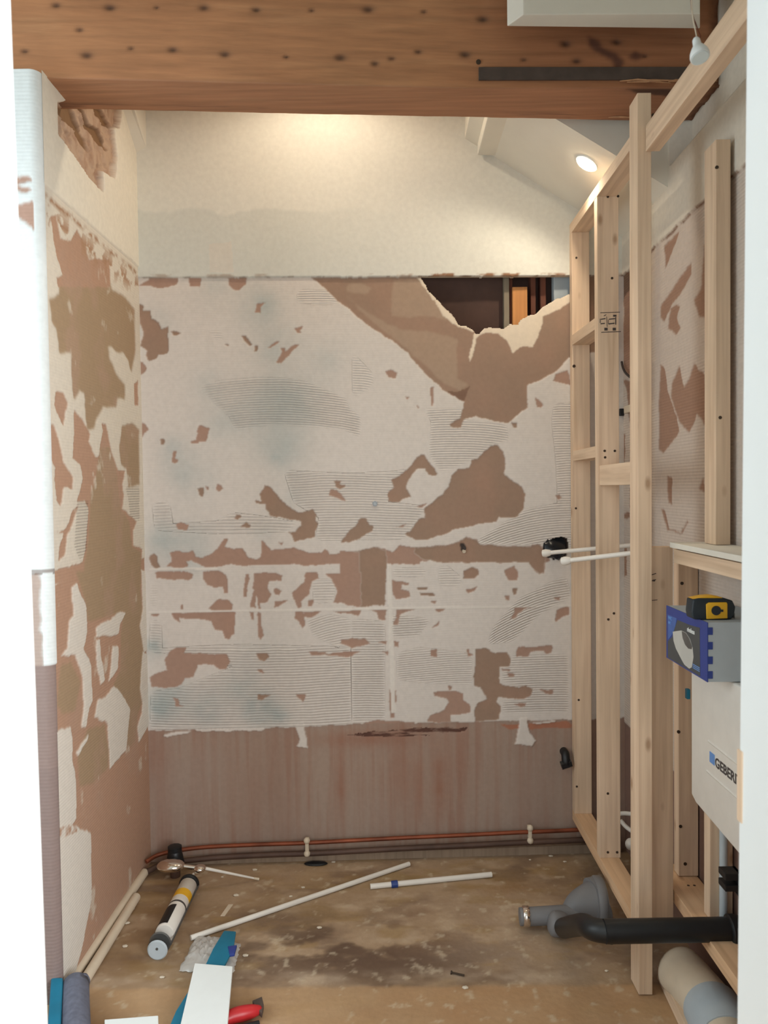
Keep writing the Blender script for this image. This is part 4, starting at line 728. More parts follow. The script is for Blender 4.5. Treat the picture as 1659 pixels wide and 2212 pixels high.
x0t, x1t = onY(1488, 1330, ty).x, onY(1582, 1330, ty).x; hgt = .052
bm = bmesh.new(); tube(bm, [(0, 0, 0), (0, .036, 0)], 1, 8); bm.free()
def prism_y(pts, y0, y1, w=0):
    bm = bmesh.new(); a = [bm.verts.new((x, y0, z)) for x, z in pts]; b = [bm.verts.new((x, y1, z)) for x, z in pts]; bm.faces.new(a); bm.faces.new(b[::-1])
    for i in range(len(a)): bm.faces.new((a[i], b[i], b[(i+1) % len(a)], a[(i+1) % len(a)]))
    return bev(bm, w, 3) if w else bm
L_ = x1t-x0t; X_ = lambda t: x0t+L_*t; Z_ = lambda t: zt_+hgt*t
smooth_by_angle(obj('case', prism_y([(X_(.02), Z_(.05)), (X_(0), Z_(.35)), (X_(.03), Z_(.9)), (X_(.15), Z_(.97)), (X_(.75), Z_(.95)), (X_(.93), Z_(.85)), (X_(1), Z_(.55)), (X_(.97), Z_(.2)), (X_(.9), Z_(0)), (X_(.1), Z_(0))], ty-.018, ty+.022, .004), M['navy'], TM))
smooth_by_angle(obj('yellow_panel', prism_y([(X_(.33), Z_(.04)), (X_(.32), Z_(.70)), (X_(.38), Z_(.78)), (X_(.78), Z_(.78)), (X_(.80), Z_(.70)), (X_(.80), Z_(.06))], ty-.021, ty-.017, .001), M['yellow'], TM))
smooth_by_angle(obj('top_band', prism_y([(X_(.03), Z_(.93)), (X_(.3), Z_(1.03)), (X_(.5), Z_(1.06)), (X_(.72), Z_(.98)), (X_(.7), Z_(.93)), (X_(.3), Z_(.95))], ty-.014, ty+.018, .001), M['yellow'], TM))
bm = bmesh.new(); tube(bm, [(X_(.54), ty-.0225, Z_(.42)), (X_(.54), ty-.020, Z_(.42))], .011, 20); add_box(bm, X_(.54), X_(.70), ty-.0222, ty-.0205, Z_(.36), Z_(.46)); obj('badge', bm, M['navy'], TM)
obj('hook', box(X_(1.0), X_(1.02), ty-.009, ty+.009, Z_(.02), Z_(.25)), M['steel'], TM)

# ------------------------------------------------------------------ small fittings on the low studs
bm = box(0, 0, 0, 0, 0, 0); bm.free()
a = onX(1484, 1488, .835); tag(obj('pipe_clip', box(.832, .842, a.y-.008, a.y+.008, a.z-.028, a.z, .002), M['teal']), 'tiny dark teal clip on the stud beside the cistern', 'clip')
a = onY(1580, 1905, 1.80)
BK = thing('wall_bracket', 'black plastic bracket low on the right beside the doorway edge', 'bracket', (a.x, 1.80, a.z))
obj('bracket_arm', box(onY(1563, 1900, 1.8).x, onY(1600, 1900, 1.8).x, 1.79, 1.83, onY(1580, 1898, 1.8).z, onY(1580, 1884, 1.8).z, .002), M['black'], BK)
obj('bracket_arm', box(onY(1563, 1900, 1.8).x, onY(1600, 1900, 1.8).x, 1.79, 1.83, onY(1580, 1922, 1.8).z, onY(1580, 1908, 1.8).z, .002), M['black'], BK)
obj('bracket_foot', prism_y([(onY(1583, 1921, 1.8).x, onY(1583, 1921, 1.8).z), (onY(1598, 1921, 1.8).x, onY(1583, 1921, 1.8).z), (onY(1598, 1921, 1.8).x, onY(1583, 1940, 1.8).z)], 1.80, 1.82), M['black'], BK)
obj('bracket_back', box(onY(1592, 1900, 1.8).x, onY(1600, 1900, 1.8).x, 1.79, 1.83, onY(1580, 1922, 1.8).z, onY(1580, 1884, 1.8).z, .001), M['black'], BK)

# ------------------------------------------------------------------ waste pipes at the foot of the frame
yb = 1.95; pl = onY(1306, 2012, yb); pr = onY(1593, 2010, yb); rb_ = .0295
BP = thing('waste_pipe', 'straight black waste pipe running sideways in front of the studs', 'pipe', (pl.x, yb, 0))
tubeo('pipe', [(pl.x, yb, pl.z), (pr.x+.05, yb, pr.z+.004)], rb_, M['black'], BP, seg=32)
a = onY(1572, 2010, yb); tubeo('socket_collar', [(a.x, yb, pr.z), (a.x+.004, yb, pr.z), (a.x+.02, yb, pr.z), (a.x+.024, yb, pr.z), (a.x+.06, yb, pr.z)], [.033, .039, .039, .036, .036], M['black'], BP, seg=32)
tubeo('bend', spline([(pl.x+.02, yb+.002, pl.z-.004), (pl.x-.02, yb+.03, pl.z-.012), (pl.x-.028, yb+.10, pl.z-.04), (pl.x-.028, yb+.20, pl.z-.10), (pl.x-.025, yb+.36, pl.z-.20)], 6), [.0285]*25, M['black'], BP, seg=24)
# grey soil bend
GP = thing('soil_bend', 'bulky grey soil pipe bend lying under the stud frame with a clamped spigot', 'pipe bend', (.55, 2.43, 0))
yg = 2.47
c0 = onY(1375, 1960, yg); c1 = onY(1270, 1962, yg); c2 = onY(1212, 1985, yg)
rg = .07
pp = spline([(.680, yg+.0, .071), (.65, yg, .071), (c1.x+.03, yg, .071), (c1.x-.04, yg-.015, .06), (c1.x-.095, yg-.03, .01)], 8)
tubeo('bend', pp, [rg if k < 17 else rg-.0035*(k-16) for k in range(len(pp))], M['grey'], GP, seg=40)
tubeo('socket_ring', [(.65, yg, .071), (.655, yg, .071), (.673, yg, .071), (.678, yg, .071)], [rg+.001, rg+.005, rg+.005, rg+.001], M['grey'], GP, seg=40)
s0 = onY(1128, 1980, yg-.04); s1 = onY(1215, 1978, yg-.04)
tubeo('spigot', [(s0.x-.008, yg-.04, s0.z), (s0.x+.02, yg-.04, s0.z), (s1.x, yg-.035, s1.z), (s1.x+.06, yg-.03, s1.z)], [.027, .028, .029, .03], M['grey'], GP, seg=24)
tubeo('rubber_nut', spline([(onY(1185, 1990, yg-.09).x, yg-.09, .05), (onY(1203, 1995, yg-.09).x, yg-.09, .046), (onY(1225, 1998, yg-.09).x, yg-.085, .045)], 3), [.02, .034, .038, .038, .038, .036, .03], M['grey'], GP, seg=14)
bm = bmesh.new(); tube(bm, [(s0.x+.001, yg-.04, s0.z), (s0.x+.003, yg-.04, s0.z), (s0.x+.021, yg-.04, s0.z), (s0.x+.023, yg-.04, s0.z)], [.0275, .0315, .0315, .0275], 28)
cl = obj('clamp_band', bm, M['chrome'], GP, smooth=True); cl['label'] = 'bright steel clamp band'
# cream soil pipe lying on the floor near the doorway
cp = spline([onZ(1442, 2085, .06)+Vector((.02, .0, 0)), onZ(1490, 2120, .06), onZ(1545, 2190, .06), onZ(1590, 2290, .06), onZ(1640, 2420, .06)], 6)
CP = thing('soil_pipe', 'thick cream soil pipe lying on the floor beside the plinth batten', 'pipe', tuple(onZ(1520, 2160, 0)))
rr = [.045, .060, .066, .066]+[.066]*(len(cp)-4)
tubeo('pipe', cp, rr, M['cream'], CP, seg=32)
k = 11; tubeo('socket', [cp[k], cp[k]+(cp[k+1]-cp[k])*.2, cp[k+4], cp[k+5]], [.068, .073, .075, .069], M['carton'], CP, seg=32)
tubeo('cable', spline([onZ(1500, 2105, .115), onZ(1512, 2130, .11), onZ(1548, 2190, .09), onZ(1566, 2260, .07)], 5), .005, M['carton'], CP, seg=8)

# ------------------------------------------------------------------ white supply pipes through the frame
def supply(name, a, b, r, lab, cap=True):
    T = thing(name, lab, 'pipe', tuple(a), 'white supply pipes through the studs')
    tubeo('pipe', [a, b], r, M['pipe'], T); d = (b-a).normalized()
    pts = [a-d*.008, a-d*.006, a+d*.006, a+d*.02, a+d*.026]; tubeo('end_cap', pts, [.006, r*1.65, r*1.9, r*1.5, r*1.05], M['pipe'], T)
supply('supply_pipe', onY(1176, 1195, 2.86), onY(1420, 1173, 2.66), .0078, 'upper white plastic supply pipe ending with a cap beside the black hole')
supply('supply_pipe', onY(1218, 1212, 2.53), onY(1440, 1186, 2.33), .0078, 'lower white plastic supply pipe passing in front of the middle stud')
# black membrane sleeve in the lower wall hole
c = onB(1192, 1185); bm = bmesh.new(); tube(bm, spline([(c.x+.02, c.y+.09, c.z+.02), (c.x+.01, c.y+.02, c.z), (c.x+.012, c.y-.012, c.z+.008)], 5), [.03, .032, .035, .04, .042, .043, .044, .045, .046, .045, .043], 20)
for v in bm.verts: v.co += Vector((0, 0, .006*math.sin(v.co.x*140+v.co.z*90)))
tag(obj('rubber_sleeve', bm, M['blackm'], smooth=True), 'crumpled black rubber sleeve poking from the hole behind the white pipe caps', 'sleeve')
c = onB(1220, 1640, .02); VV = thing('stop_valve', 'small black elbow fitting on the back wall beside the first stud', 'valve', (c.x, c.y, c.z))
tubeo('elbow', spline([(c.x, c.y+.02, c.z+.025), (c.x, c.y-.01, c.z+.022), (c.x+.0, c.y-.02, c.z+.0), (c.x+.002, c.y-.02, c.z-.012)], 5), .016, M['black'], VV)
tubeo('nut', [(c.x-.018, c.y-.02, c.z-.018), (c.x+.02, c.y-.02, c.z-.006)], .017, M['black'], VV, seg=6)
# white bent pipes behind the frame, low down
T = thing('bent_pipes', 'white bent plastic pipes low on the wall behind the studs', 'pipe', tuple(onY(1355, 1790, 2.75)))
tubeo('pipe', spline([onY(1338, 1758, 2.85), onY(1352, 1757, 2.82), onY(1375, 1760, 2.78)], 4), .008, M['pipe'], T)
tubeo('pipe', spline([onY(1340, 1772, 2.8), onY(1355, 1788, 2.78), onY(1380, 1805, 2.74)], 4), .008, M['pipe'], T)
bm = bmesh.new(); bmesh.ops.create_uvsphere(bm, u_segments=16, v_segments=10, radius=.022, matrix=Matrix.Translation(onY(1364, 1824, 2.72))); obj('cap', bm, M['pipe'], T, smooth=True)
T = thing('wall_cable', 'short dark cable hooked on the right wall between the studs', 'cable', tuple(onX(1355, 800, XR)))
tubeo('cable', spline([onX(1343, 782, XR-.012), onX(1346, 795, XR-.016), onX(1352, 806, XR-.02), onX(1364, 816, XR-.02), onX(1378, 818, XR-.014)], 5), .0045, M['ink'], T, seg=8)
a = onX(1347, 890, XR); tag(obj('cable_clip', box(XR-.02, XR-.004, a.y-.02, a.y+.03, a.z-.016, a.z+.012, .003), M['black']), 'small black clip on the right wall below the hooked cable', 'clip')
a = onX(1364, 884, XR); tag(obj('wall_plug', box(XR-.02, XR-.004, a.y-.04, a.y+.03, a.z-.014, a.z+.014, .004), M['cream']), 'small cream plug on the right wall next to the black clip', 'plug')

# ------------------------------------------------------------------ things seen in the broken wall
def at_cav(px, py, y): return onY(px, py, y)
G = 'uprights seen inside the broken wall'
def cavpost(name, px0, px1, ytop, ybot, y, d, m, lab, cat='timber'):
    a, b = onY(px0, ytop, y), onY(px1, ybot, y); o = timber(name, ((a.x+b.x)/2, y+d/2, b.z), ((a.x+b.x)/2, y+d/2, a.z), b.x-a.x, d, side=(1, 0, 0), m=m); return tag(o, lab, cat, G)
WOOD_R = wood_mat('dark_red_timber', (112, 66, 48), (40, 24, 20), knots=False); WOOD_G = wood_mat('grey_timber', (150, 140, 122), (90, 80, 70), knots=False)
cavpost('cavity_batten', 1088, 1101, 560, 760, 3.01, .05, WOOD_G, 'weathered grey batten inside the broken wall beside the brown board', 'batten')
cavpost('cavity_upright', 1100, 1108, 560, 760, 3.03, .05, WOOD_R, 'thin dark red upright inside the broken wall left of the orange offcut')
cavpost('cavity_offcut', 1107, 1140, 620, 760, 3.005, .04, wood_mat('orange_timber', (214, 152, 92), (150, 90, 50), knots=False), 'bright orange timber offcut standing inside the broken wall')
cavpost('cavity_upright', 1146, 1158, 560, 760, 3.03, .05, WOOD_R, 'dark brown upright just right of the orange offcut inside the wall')
cavpost('cavity_upright', 1167, 1180, 560, 740, 3.03, .05, WOOD_R, 'red-brown upright nearest the black gap inside the wall')
a, b = onY(1195, 590, 3.02), onY(1236, 680, 3.02); tag(obj('foam_block', box(a.x, b.x, 3.01, 3.06, b.z, a.z+.05, .004), M['carton']), 'pale blue-grey block at the right end of the wall cavity', 'block', G)
a, b = onY(900, 560, 3.0), onY(1090, 760, 3.0); tag(obj('cavity_board', box(a.x, b.x, 3.04, 3.055, b.z-.1, a.z+.05), M['cavity']), 'dark brown board filling the left of the wall cavity', 'board', G)

# ------------------------------------------------------------------ pipes and skirting along the back wall
def along_back(z0, z1, off, x0, x1, n=14, wob=.002):
    out = []
    for k in range(n+1):
        t = k/n; x = x0+(x1-x0)*t; out.append((x, DB+KB*x-off+wob*math.sin(k*1.7), z0+(z1-z0)*t+wob*.5*math.sin(k*2.3)))
    return out
a, b = onB(400, 1832, .04), onB(1262, 1790, .04)
HP = thing('heating_pipe', 'bright copper heating pipe running along the foot of the back wall', 'pipe', tuple(a)); pts = spline([(XL+.015, 2.80, a.z-.018), (XL+.06, 2.845, a.z-.010)]+along_back(a.z, b.z, .04, a.x+.05, .86, 8)); tubeo('pipe', pts, .0078, M['copper'], HP)
c, d = onB(430, 1854, .045), onB(1262, 1812, .045)
HP2 = thing('heating_pipe', 'lower tarnished brown heating pipe just above the skirting strip', 'pipe', tuple(c)); tubeo('pipe', spline([(XL+.02, 2.79, c.z-.012), (XL+.08, 2.84, c.z-.006)]+along_back(c.z, d.z, .045, c.x+.05, .86, 8)), .0105, M['copperd'], HP2)
a0, b0 = onB(420, 1860, .03), onB(1262, 1822, .03)
struct('baseboard_back', None or (lambda bm: (hexa(bm, [(-.85, DB-.85*KB-.03, -.005), (.88, DB+.88*KB-.03, -.005), (.88, DB+.88*KB-.008, -.005), (-.85, DB-.85*KB-.008, -.005), (-.85, DB-.85*KB-.03, .022), (.88, DB+.88*KB-.03, .034), (.88, DB+.88*KB-.008, .034), (-.85, DB-.85*KB-.008, .022)]), bev(bm, .002))[1])(bmesh.new()), M['skirting'])
def clip(px, py0, py1, lab):
    a, b = onB(px, py0, .05), onB(px, py1, .05); T = thing('pipe_clip', lab, 'clip', tuple(b))
    obj('clip_post', box(a.x-.007, a.x+.007, a.y-.004, a.y+.03, b.z, a.z, .003), M['cream'], T)
    for z in (a.z, b.z):
        bm = bmesh.new(); bmesh.ops.create_uvsphere(bm, u_segments=12, v_segments=8, radius=.0125, matrix=Matrix.Translation((a.x, a.y-.003, z))); obj('clip_cup', bm, M['cream'], T, smooth=True)
clip(663, 1815, 1843, 'white clip holding both pipes below the left lump of adhesive'); clip(1145, 1788, 1815, 'white clip holding both pipes near the stud frame')
p0, p1 = onZ(655, 1862), onZ(712, 1862)
bm = bmesh.new(); bmesh.ops.create_uvsphere(bm, u_segments=20, v_segments=8, radius=1, matrix=Matrix.Translation(((p0.x+p1.x)/2, p0.y-.02, .004)) @ Matrix.Diagonal((.045, .018, .006, 1))); tag(obj('black_grommet', bm, M['black'], smooth=True), 'flat black rubber grommet on the floor against the skirting strip', 'grommet')
# wall plug in the brown stripe and loose screw in the adhesive
a = onB(1001, 1182); T = thing('wall_fixing', 'dark screw sticking out of the brown stripe on the back wall', 'screw', tuple(a))
tubeo('shank', [(a.x, a.y+.01, a.z), (a.x+.004, a.y-.014, a.z-.004)], .006, M['ink'], T); tubeo('plug', [(a.x+.002, a.y+.004, a.z-.014), (a.x+.002, a.y-.006, a.z-.016)], .007, M['cream'], T)
a = onB(810, 1088); T = thing('wall_fixing', 'round grey plugged hole in the ridged adhesive left of the brown triangle', 'plug', tuple(a))
tubeo('plug', [(a.x, a.y, a.z), (a.x, a.y-.008, a.z)], .010, M['steel'], T); tubeo('screw_head', [(a.x, a.y-.008, a.z), (a.x, a.y-.011, a.z)], .005, M['carton'], T)

# ------------------------------------------------------------------ corner: valve, chrome wrench, caulking gun, pipes on the floor
a = onY(378, 1850, 2.79); VT = thing('radiator_valve', 'black capped valve standing in the left back corner', 'valve', (a.x, 2.79, 0))
tubeo('cap', [(a.x, 2.79, .045), (a.x, 2.79, .05), (a.x, 2.79, .085), (a.x, 2.79, .098), (a.x, 2.79, .102)], [.03, .034, .027, .024, .020], M['black'], VT, seg=16)
tubeo('body', [(a.x, 2.79, .0), (a.x, 2.79, .046)], .018, M['copperd'], VT)
tubeo('cap_rim', [(a.x, 2.79, .096), (a.x, 2.79, .112), (a.x, 2.79, .114)], [.026, .026, .022], M['black'], VT, seg=10)
# caulking gun
g0, g1 = onZ(345, 2040, .035), onZ(412, 1905, .035)
ax = (g1-g0); Lg = ax.length; ax.normalize(); sd = Vector((ax.y, -ax.x, 0)); up = Vector((0, 0, 1))
G0 = lambda t, s=0, u=0: Vector((g0.x, g0.y, .038))+ax*t+sd*s+up*u
CG = thing('caulking_gun', 'caulking gun loaded with a white and yellow sealant cartridge on the floor', 'caulking gun', (g0.x, g0.y, 0))
ct = tubeo('cartridge', [G0(.05), G0(.052), G0(Lg-.035), G0(Lg-.03)], [.028, .030, .030, .026], M['pipe'], CG, seg=32)
tubeo('nozzle', [G0(Lg-.03, 0, 0), G0(Lg-.01, 0, .0), G0(Lg+.04, 0, .006)], [.012, .009, .004], M['pipe'], CG)
for t, w in ((.62, .05), (.50, .012)):
    tubeo('yellow_band' if w > .02 else 'grey_band', [G0(Lg*t), G0(Lg*t+w*.8)], .0305, M['yellow'] if w > .02 else M['steel'], CG, seg=32)
bm = bmesh.new()      # black label: half wrap on the left side
n = 14; rr_ = .0307
for i in range(n):
    for (k_) in (0,):
        a0, a1 = math.pi*(.22+.75*i/n), math.pi*(.22+.75*(i+1)/n)
        f = lambda t, an: bm.verts.new(G0(t, -math.sin(an-math.pi*.3)*rr_*1, math.cos(an-math.pi*.3)*rr_))
        bm.faces.new((f(.06, a0), f(.06, a1), f(Lg*.45, a1), f(Lg*.45, a0)))
obj('dark_label', bm, M['black'], CG)
tubeo('end_plate', [G0(0), G0(.004), G0(.006)], [.031, .034, .033], M['steel'], CG, seg=28)
tubeo('end_disc', [G0(-.028, 0, -.006), G0(-.024, 0, -.006), G0(-.02, 0, -.006)], [.027, .031, .029], M['carton'], CG, seg=28)
tubeo('plunger_rod', [G0(-.03), G0(.06)], .004, M['steel'], CG, seg=8)
for s in (-1, 1): tubeo('side_rail', [G0(.0, s*.033, -.004), G0(Lg-.02, s*.033, -.004)], .003, M['steel'], CG, seg=8)
tubeo('front_ring', [G0(Lg-.03), G0(Lg-.026), G0(Lg-.018), G0(Lg-.014)], [.031, .035, .035, .031], M['black'], CG, seg=28)
# chrome adjustable wrench
w0, w1, w2 = onZ(360, 1870, .088), onZ(432, 1876, .078), onZ(548, 1897, .012)
WR = thing('basin_wrench', 'shiny chrome wrench with a long thin handle lying across the corner pipes', 'wrench', (w0.x, w0.y, 0))
bm = bmesh.new(); bmesh.ops.create_uvsphere(bm, u_segments=28, v_segments=14, radius=1, matrix=Matrix.Translation(w0+Vector((.015, 0, .0))) @ Matrix.Diagonal((.05, .034, .02, 1))); obj('jaw', bm, M['chrome'], WR, smooth=True)
bm = bmesh.new(); bmesh.ops.create_uvsphere(bm, u_segments=28, v_segments=14, radius=1, matrix=Matrix.Translation(w1) @ Matrix.Diagonal((.022, .022, .013, 1))); obj('swivel', bm, M['chrome'], WR, smooth=True)
tubeo('neck', [w0+Vector((.04, 0, 0)), w1], .008, M['chrome'], WR); tubeo('handle', [w1+Vector((.02, 0, .0)), w2], [.0058, .0035], M['pipe'], WR, seg=12)
tubeo('handle_tip', [w2, w2+(w2-w1).normalized()*.02], [.004, .005], M['cream'], WR, seg=10)
# loose white pipes
def loose(pa, pb, r, lab, m='pipe', tape=None, z=None, ends=True):
    a, b = onZ(*pa, r), onZ(*pb, r); T = thing('plastic_pipe', lab, 'pipe', (a.x, a.y, 0)); tubeo('pipe', [a, b], r, M[m], T)
    if tape: 
        c = onZ(*tape, r); d = (b-a).normalized(); tubeo('tape_wrap', [c-d*.012, c-d*.011, c+d*.011, c+d*.012], [r+.0005, r+.003, r+.0035, r+.0005], M['blue2'], T, seg=10)
    return T
loose((884, 1866), (412, 2026), .0085, 'long white plastic pipe lying diagonally across the floor')
loose((800, 1915), (1062, 1889), .0095, 'short white plastic pipe with blue tape round it on the floor', tape=(852, 1910))
W1 = loose((312, 1885), (150, 2122), .0155, 'cream plastic pipe lying tight against the left wall', 'cream')
W2 = loose((294, 1938), (178, 2126), .0155, 'second cream plastic pipe lying beside the one against the left wall', 'cream')
# debris
rnd = random.Random(11); 
CR = [(655,1918),(628,1937),(480,1895),(465,2052),(350,2112),(285,1965),(275,1995),(510,1935),(1005,2135),(720,1848+15),(1145,1858),(1190,1850),(1220,1862),(550,1880),(425,1886),(690,2005),(270,2045),(530,2065),(1310,2098)]
CRL = ['crumb of plaster on open floor in front of the black grommet, the farther of two', 'crumb of plaster on open floor in front of the black grommet, the nearer of two', 'crumb of plaster just under the thin wrench handle', 'crumb of plaster on the floor left of the clear plastic bag', 'crumb of plaster on bare floor between the tool case and white plank', 'crumb of plaster right of the far end of the second cream pipe', 'crumb of plaster halfway along the second cream pipe, on its right', 'crumb of plaster above the pale sliver, below the wrench tip', 'crumb of plaster on the clean near floor just below the loose screw', 'crumb of plaster against the skirting right of the black grommet', 'crumb of plaster on the floor below the right pipe clip', 'crumb of plaster against the skirting, third from the stud frame corner', 'crumb of plaster nearest the stud frame at the back of the floor', 'crumb of plaster close to the tip of the wrench handle', 'crumb of plaster between the wrench and the caulking gun nose', 'crumb of plaster in the brown stains below the long white pipe', "crumb of plaster left of the caulking gun's end disc", 'crumb of plaster just right of the clear plastic bag', 'crumb of plaster near the foot of the tall front stud']
for k, (x, y) in enumerate(CR):
    c = onZ(x, y); bm = bmesh.new(); bmesh.ops.create_icosphere(bm, subdivisions=1, radius=1)
    s = .0028+.0026*rnd.random()
    for v in bm.verts: v.co = Vector((v.co.x*s*1.8*(1+.4*rnd.random()), v.co.y*s*1.3*(1+.4*rnd.random()), v.co.z*s*.7))+Vector((c.x, c.y, s*.55))
    tag(obj('plaster_crumb', bm, M['crumb']), CRL[k], 'plaster crumb', 'plaster crumbs scattered on the floor')
a, b = onZ(976, 2101, .004), onZ(1003, 2107, .004); T = thing('wall_screw', 'small dark screw lying alone on the open floor', 'screw', tuple(a)); tubeo('shank', [a, b], .0028, M['screw'], T, seg=8); tubeo('head', [a-(b-a).normalized()*.003, a], .0055, M['screw'], T, seg=10)
c = onZ(487, 1965, .0); tag(obj('plastic_sliver', (lambda bm: (hexa(bm, [c+Vector((-.008, -.04, 0)), c+Vector((.006, -.04, 0)), c+Vector((.02, .03, 0)), c+Vector((.004, .03, 0)), c+Vector((-.008, -.04, .002)), c+Vector((.006, -.04, .002)), c+Vector((.02, .03, .002)), c+Vector((.004, .03, .002))]), bm)[1])(bmesh.new()), M['cream']), 'thin pale offcut sliver between the caulking gun and the long pipe', 'offcut')

# ------------------------------------------------------------------ things at the bottom of the picture
# clear bag and teal strip
bm = bmesh.new(); nx, ny = 22, 20; c0_, c1_, c2_, c3_ = onZ(385, 2100, 0), onZ(505, 2102, 0), onZ(520, 2040, 0), onZ(425, 2022, 0); rnd = random.Random(5); g = []
for j in range(ny+1):
    row = []
    for i in range(nx+1):
        s, t = i/nx, j/ny; p = (c0_*(1-s)+c1_*s)*(1-t)+(c3_*(1-s)+c2_*s)*t; h = .030*math.sin(math.pi*min(max(s, 0), 1))**.5*math.sin(math.pi*t)**.5
        ed = 1 if 0 < i < nx and 0 < j < ny else .3
        row.append(bm.verts.new((p.x+.006*(rnd.random()-.5), p.y+.006*(rnd.random()-.5), .002+h*(.55+.6*rnd.random())*ed)))
    g.append(row)
for j in range(ny):
    for i in range(nx): bm.faces.new((g[j][i], g[j][i+1], g[j+1][i+1], g[j+1][i]))
tag(obj('plastic_bag', bm, M['bag'], smooth=True), 'crumpled clear plastic bag under the teal strip on the floor', 'plastic bag')
TS = thing('teal_strip', 'flat teal blue plastic tool handle partly covered by the white board', 'tool', tuple(onZ(440, 2130, 0)))
def strip(pts, z0, z1, name, m, parent, w=.003, zs=None):
    bm = bmesh.new(); lo = [onZ(x, y, (zs[i] if zs else z0)) for i, (x, y) in enumerate(pts)]; a = [bm.verts.new(p) for p in lo]; b = [bm.verts.new(p+Vector((0, 0, z1-z0))) for p in lo]
    bm.faces.new(a); bm.faces.new(b)
    for i in range(len(a)): bm.faces.new((a[i], a[(i+1) % len(a)], b[(i+1) % len(a)], b[i]))
    bmesh.ops.recalc_face_normals(bm, faces=bm.faces); return smooth_by_angle(obj(name, bev(bm, w), m, parent))
strip([(484,2015),(510,2017),(506,2045),(500,2062),(486,2090),(478,2110),(430,2112),(446,2085),(460,2055)], .036, .044, 'blade', M['teal'], TS)
strip([(430,2110),(478,2108),(440,2160),(420,2260),(350,2260),(380,2190)], .036, .044, 'handle', M['teal'], TS)
strip([(492,2050),(512,2047),(507,2066),(496,2068)], .037, .046, 'blue_tab', M['blue'], TS, .002)
wb_ = obj('white_board', (lambda bm: (hexa(bm, [onZ(*p, .052) for p in ((372, 2300), (485, 2300), (503, 2096), (421, 2089))]+[onZ(*p, .052)+Vector((0, 0, .012)) for p in ((372, 2300), (485, 2300), (503, 2096), (421, 2089))]), bev(bm, .002))[1])(bmesh.new()), M['white']); tag(wb_, 'white plank end lying over the teal tool at the bottom', 'board')
q = [onZ(*p, .05) for p in ((228, 2330), (345, 2330), (342, 2203), (226, 2212))]
bm = bmesh.new(); hexa(bm, q+[v+Vector((0, 0, .012)) for v in q]); tag(obj('white_sheet', bev(bm, .002), M['white']), 'white sheet corner showing at the bottom left edge', 'sheet')
# grey pouch with teal bar
tb = onZ(108, 2118, .09)
TB = thing('tool_case', 'grey fabric tool case with a teal bar beside the left wall end', 'tool case', (-.83, 1.98, 0))
def cyl_along(pts, r, name, m, sq=.7):
    bm = tube(bmesh.new(), pts, r, 24); return obj(name, bm, m, TB, smooth=True)
pA, pB = onZ(166, 2136, .05), onZ(166, 2330, .05)
cyl_along(spline([(pA.x, pA.y+.01, .045), (pA.x+.0, pA.y-.01, .05), (pB.x, pB.y, .05)], 4), [.024]+[.036]*(8), 'pouch', M['fabric'])
pA, pB = onZ(117, 2140, .05), onZ(112, 2330, .05)
obj('teal_bar', (lambda bm: (hexa(bm, [(pB.x-.017, pB.y, .004), (pB.x+.017, pB.y, .004), (pA.x+.017, pA.y+.02, .004), (pA.x-.017, pA.y+.02, .004), (pB.x-.017, pB.y, .075), (pB.x+.017, pB.y, .075), (pA.x+.017, pA.y+.02, .075), (pA.x-.017, pA.y+.02, .075)]), bev(bm, .006, 3))[1])(bmesh.new()), M['teal'], TB)
# pliers with red handles
PL = thing('pliers', 'pliers with red rubber handles at the bottom of the floor', 'pliers', tuple(onZ(525, 2190, 0)))
a = [onZ(470, 2212, .02), onZ(500, 2196, .022), onZ(530, 2188, .022), onZ(556, 2182, .02), onZ(562, 2180, .018)]
tubeo('handle', spline(a, 4), [.011, .0125, .014, .016, .018, .019, .0195, .0195, .019, .018, .017, .015, .013, .012, .011, .009, .008], M['red'], PL, seg=20)
a = [onZ(480, 2250, .02), onZ(520, 2225, .02), onZ(560, 2215, .018)]
tubeo('handle', spline(a, 4), [.012]*9, M['black'], PL, seg=20)
strip([(545,2172),(566,2163),(570,2180),(566,2200),(556,2190)], .012, .026, 'jaw', M['iron'], PL, .002)

a, b = onY(1600, 1618, .982), onY(1600, 1770, .982)
jx = at_z(jr0, jr1, (a.z+b.z)/2).x; struct('trim_7', box(jx-.0018, jx+.004, .970, .9825, b.z, a.z), M['pine'])
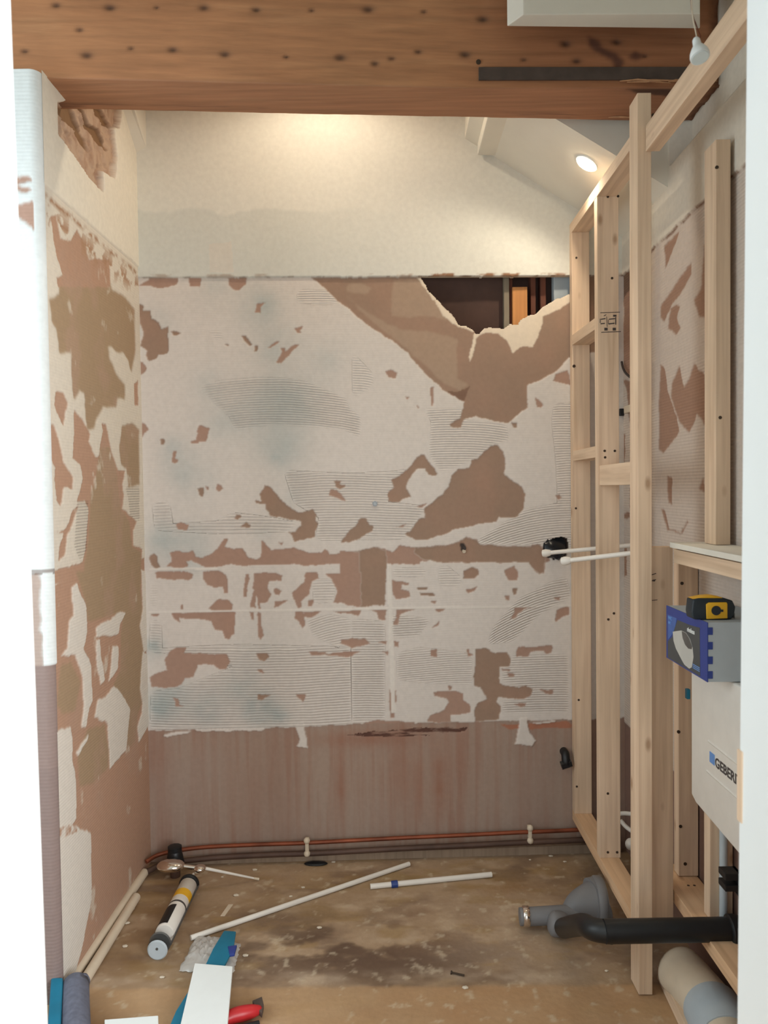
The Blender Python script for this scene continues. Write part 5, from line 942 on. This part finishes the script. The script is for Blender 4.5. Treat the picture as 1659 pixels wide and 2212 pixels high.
# ------------------------------------------------------------------ lamps
def lamp_disc(name, c, n, r, lab, col, strength):
    n = Vector(n).normalized(); c = Vector(c); T = thing(name, lab, 'ceiling light', tuple(c))
    tubeo('rim', [c-n*.0005, c+n*.004, c+n*.005], [r*1.25, r*1.22, r*1.05], M['white'], T, seg=32)
    m, nt, b = new_mat('lamp_glow'); b.inputs['Emission Color'].default_value = (*col, 1); b.inputs['Emission Strength'].default_value = strength; b.inputs['Base Color'].default_value = (.9, .9, .9, 1)
    tubeo('lit_lens', [c+n*.004, c+n*.0075], r, m, T, seg=32); return T
nrm = Vector((-SL, 0, -1)).normalized(); c1_ = Vector(on(1268, 352, (SL, 0, 1), ZE+SL*XR))
lamp_disc('downlight', c1_, nrm, .033, 'lit round downlight in the sloping ceiling above the stud frame', (1, .86, .62), 30)
spot('downlight_beam', c1_+nrm*.012, c1_+nrm*1.0, 9, 150, (1, .86, .66), .5, .03)
lamp_disc('downlight', (ASSUMED_LAMP[0], ASSUMED_LAMP[1], 3.019), (0, 0, -1), .033, 'assumed lit round downlight in the ceiling hidden behind the timber beam', (1, .86, .62), 30)
spot('downlight_beam', (ASSUMED_LAMP[0], ASSUMED_LAMP[1], 3.0), (ASSUMED_LAMP[0]-.02, ASSUMED_LAMP[1]+.02, 0), 11, 165, (1, .86, .66), .5, .03)  # light of the assumed lamp behind the beam
# unlit bulb hanging on its wires
a = onY(1503, 92, 1.30); b = onY(1504, 128, 1.30); s = 1.30/F_PX
BL = thing('hanging_bulb', 'unlit white spotlight bulb hanging on bare wires in front of the top plate', 'light bulb', tuple(b))
dx = Vector((.05, -.35, -1)).normalized(); top = onY(1503, 84, 1.30)
P_b = lambda t: top+dx*t
smooth_by_angle(obj('bulb_body', tube(bmesh.new(), [P_b(0), P_b(.003), P_b(.010), P_b(.014), P_b(.022), P_b(.030), P_b(.036), P_b(.040)], [.0045, .006, .0065, .0065, .011, .0145, .0155, .0150], 28), M['white'], BL), 60)
tubeo('bulb_lens', [P_b(.0402), P_b(.0412)], [.0135, .0132], M['lens'], BL, seg=28)
tubeo('wire', spline([P_b(.0)+Vector((.001, 0, 0)), P_b(-.006)+Vector((.002, 0, .002)), P_b(-.02)+Vector((-.001, .0, .02)), P_b(-.03)+Vector((.002, .01, .06)), (top.x, 1.32, 2.4), (top.x, 1.33, 3.01)], 5), .0011, M['cream'], BL, seg=6)
tubeo('wire', spline([P_b(.0)+Vector((.004, 0, 0)), P_b(-.003)+Vector((.008, 0, .002)), P_b(-.012)+Vector((.004, 0, .01)), P_b(-.03)+Vector((.001, .01, .05)), (top.x+.002, 1.32, 2.4), (top.x+.002, 1.33, 3.01)], 5), .0011, M['copper'], BL, seg=6)
for o in bpy.data.objects:
    if '_w' in o: del o['_w']
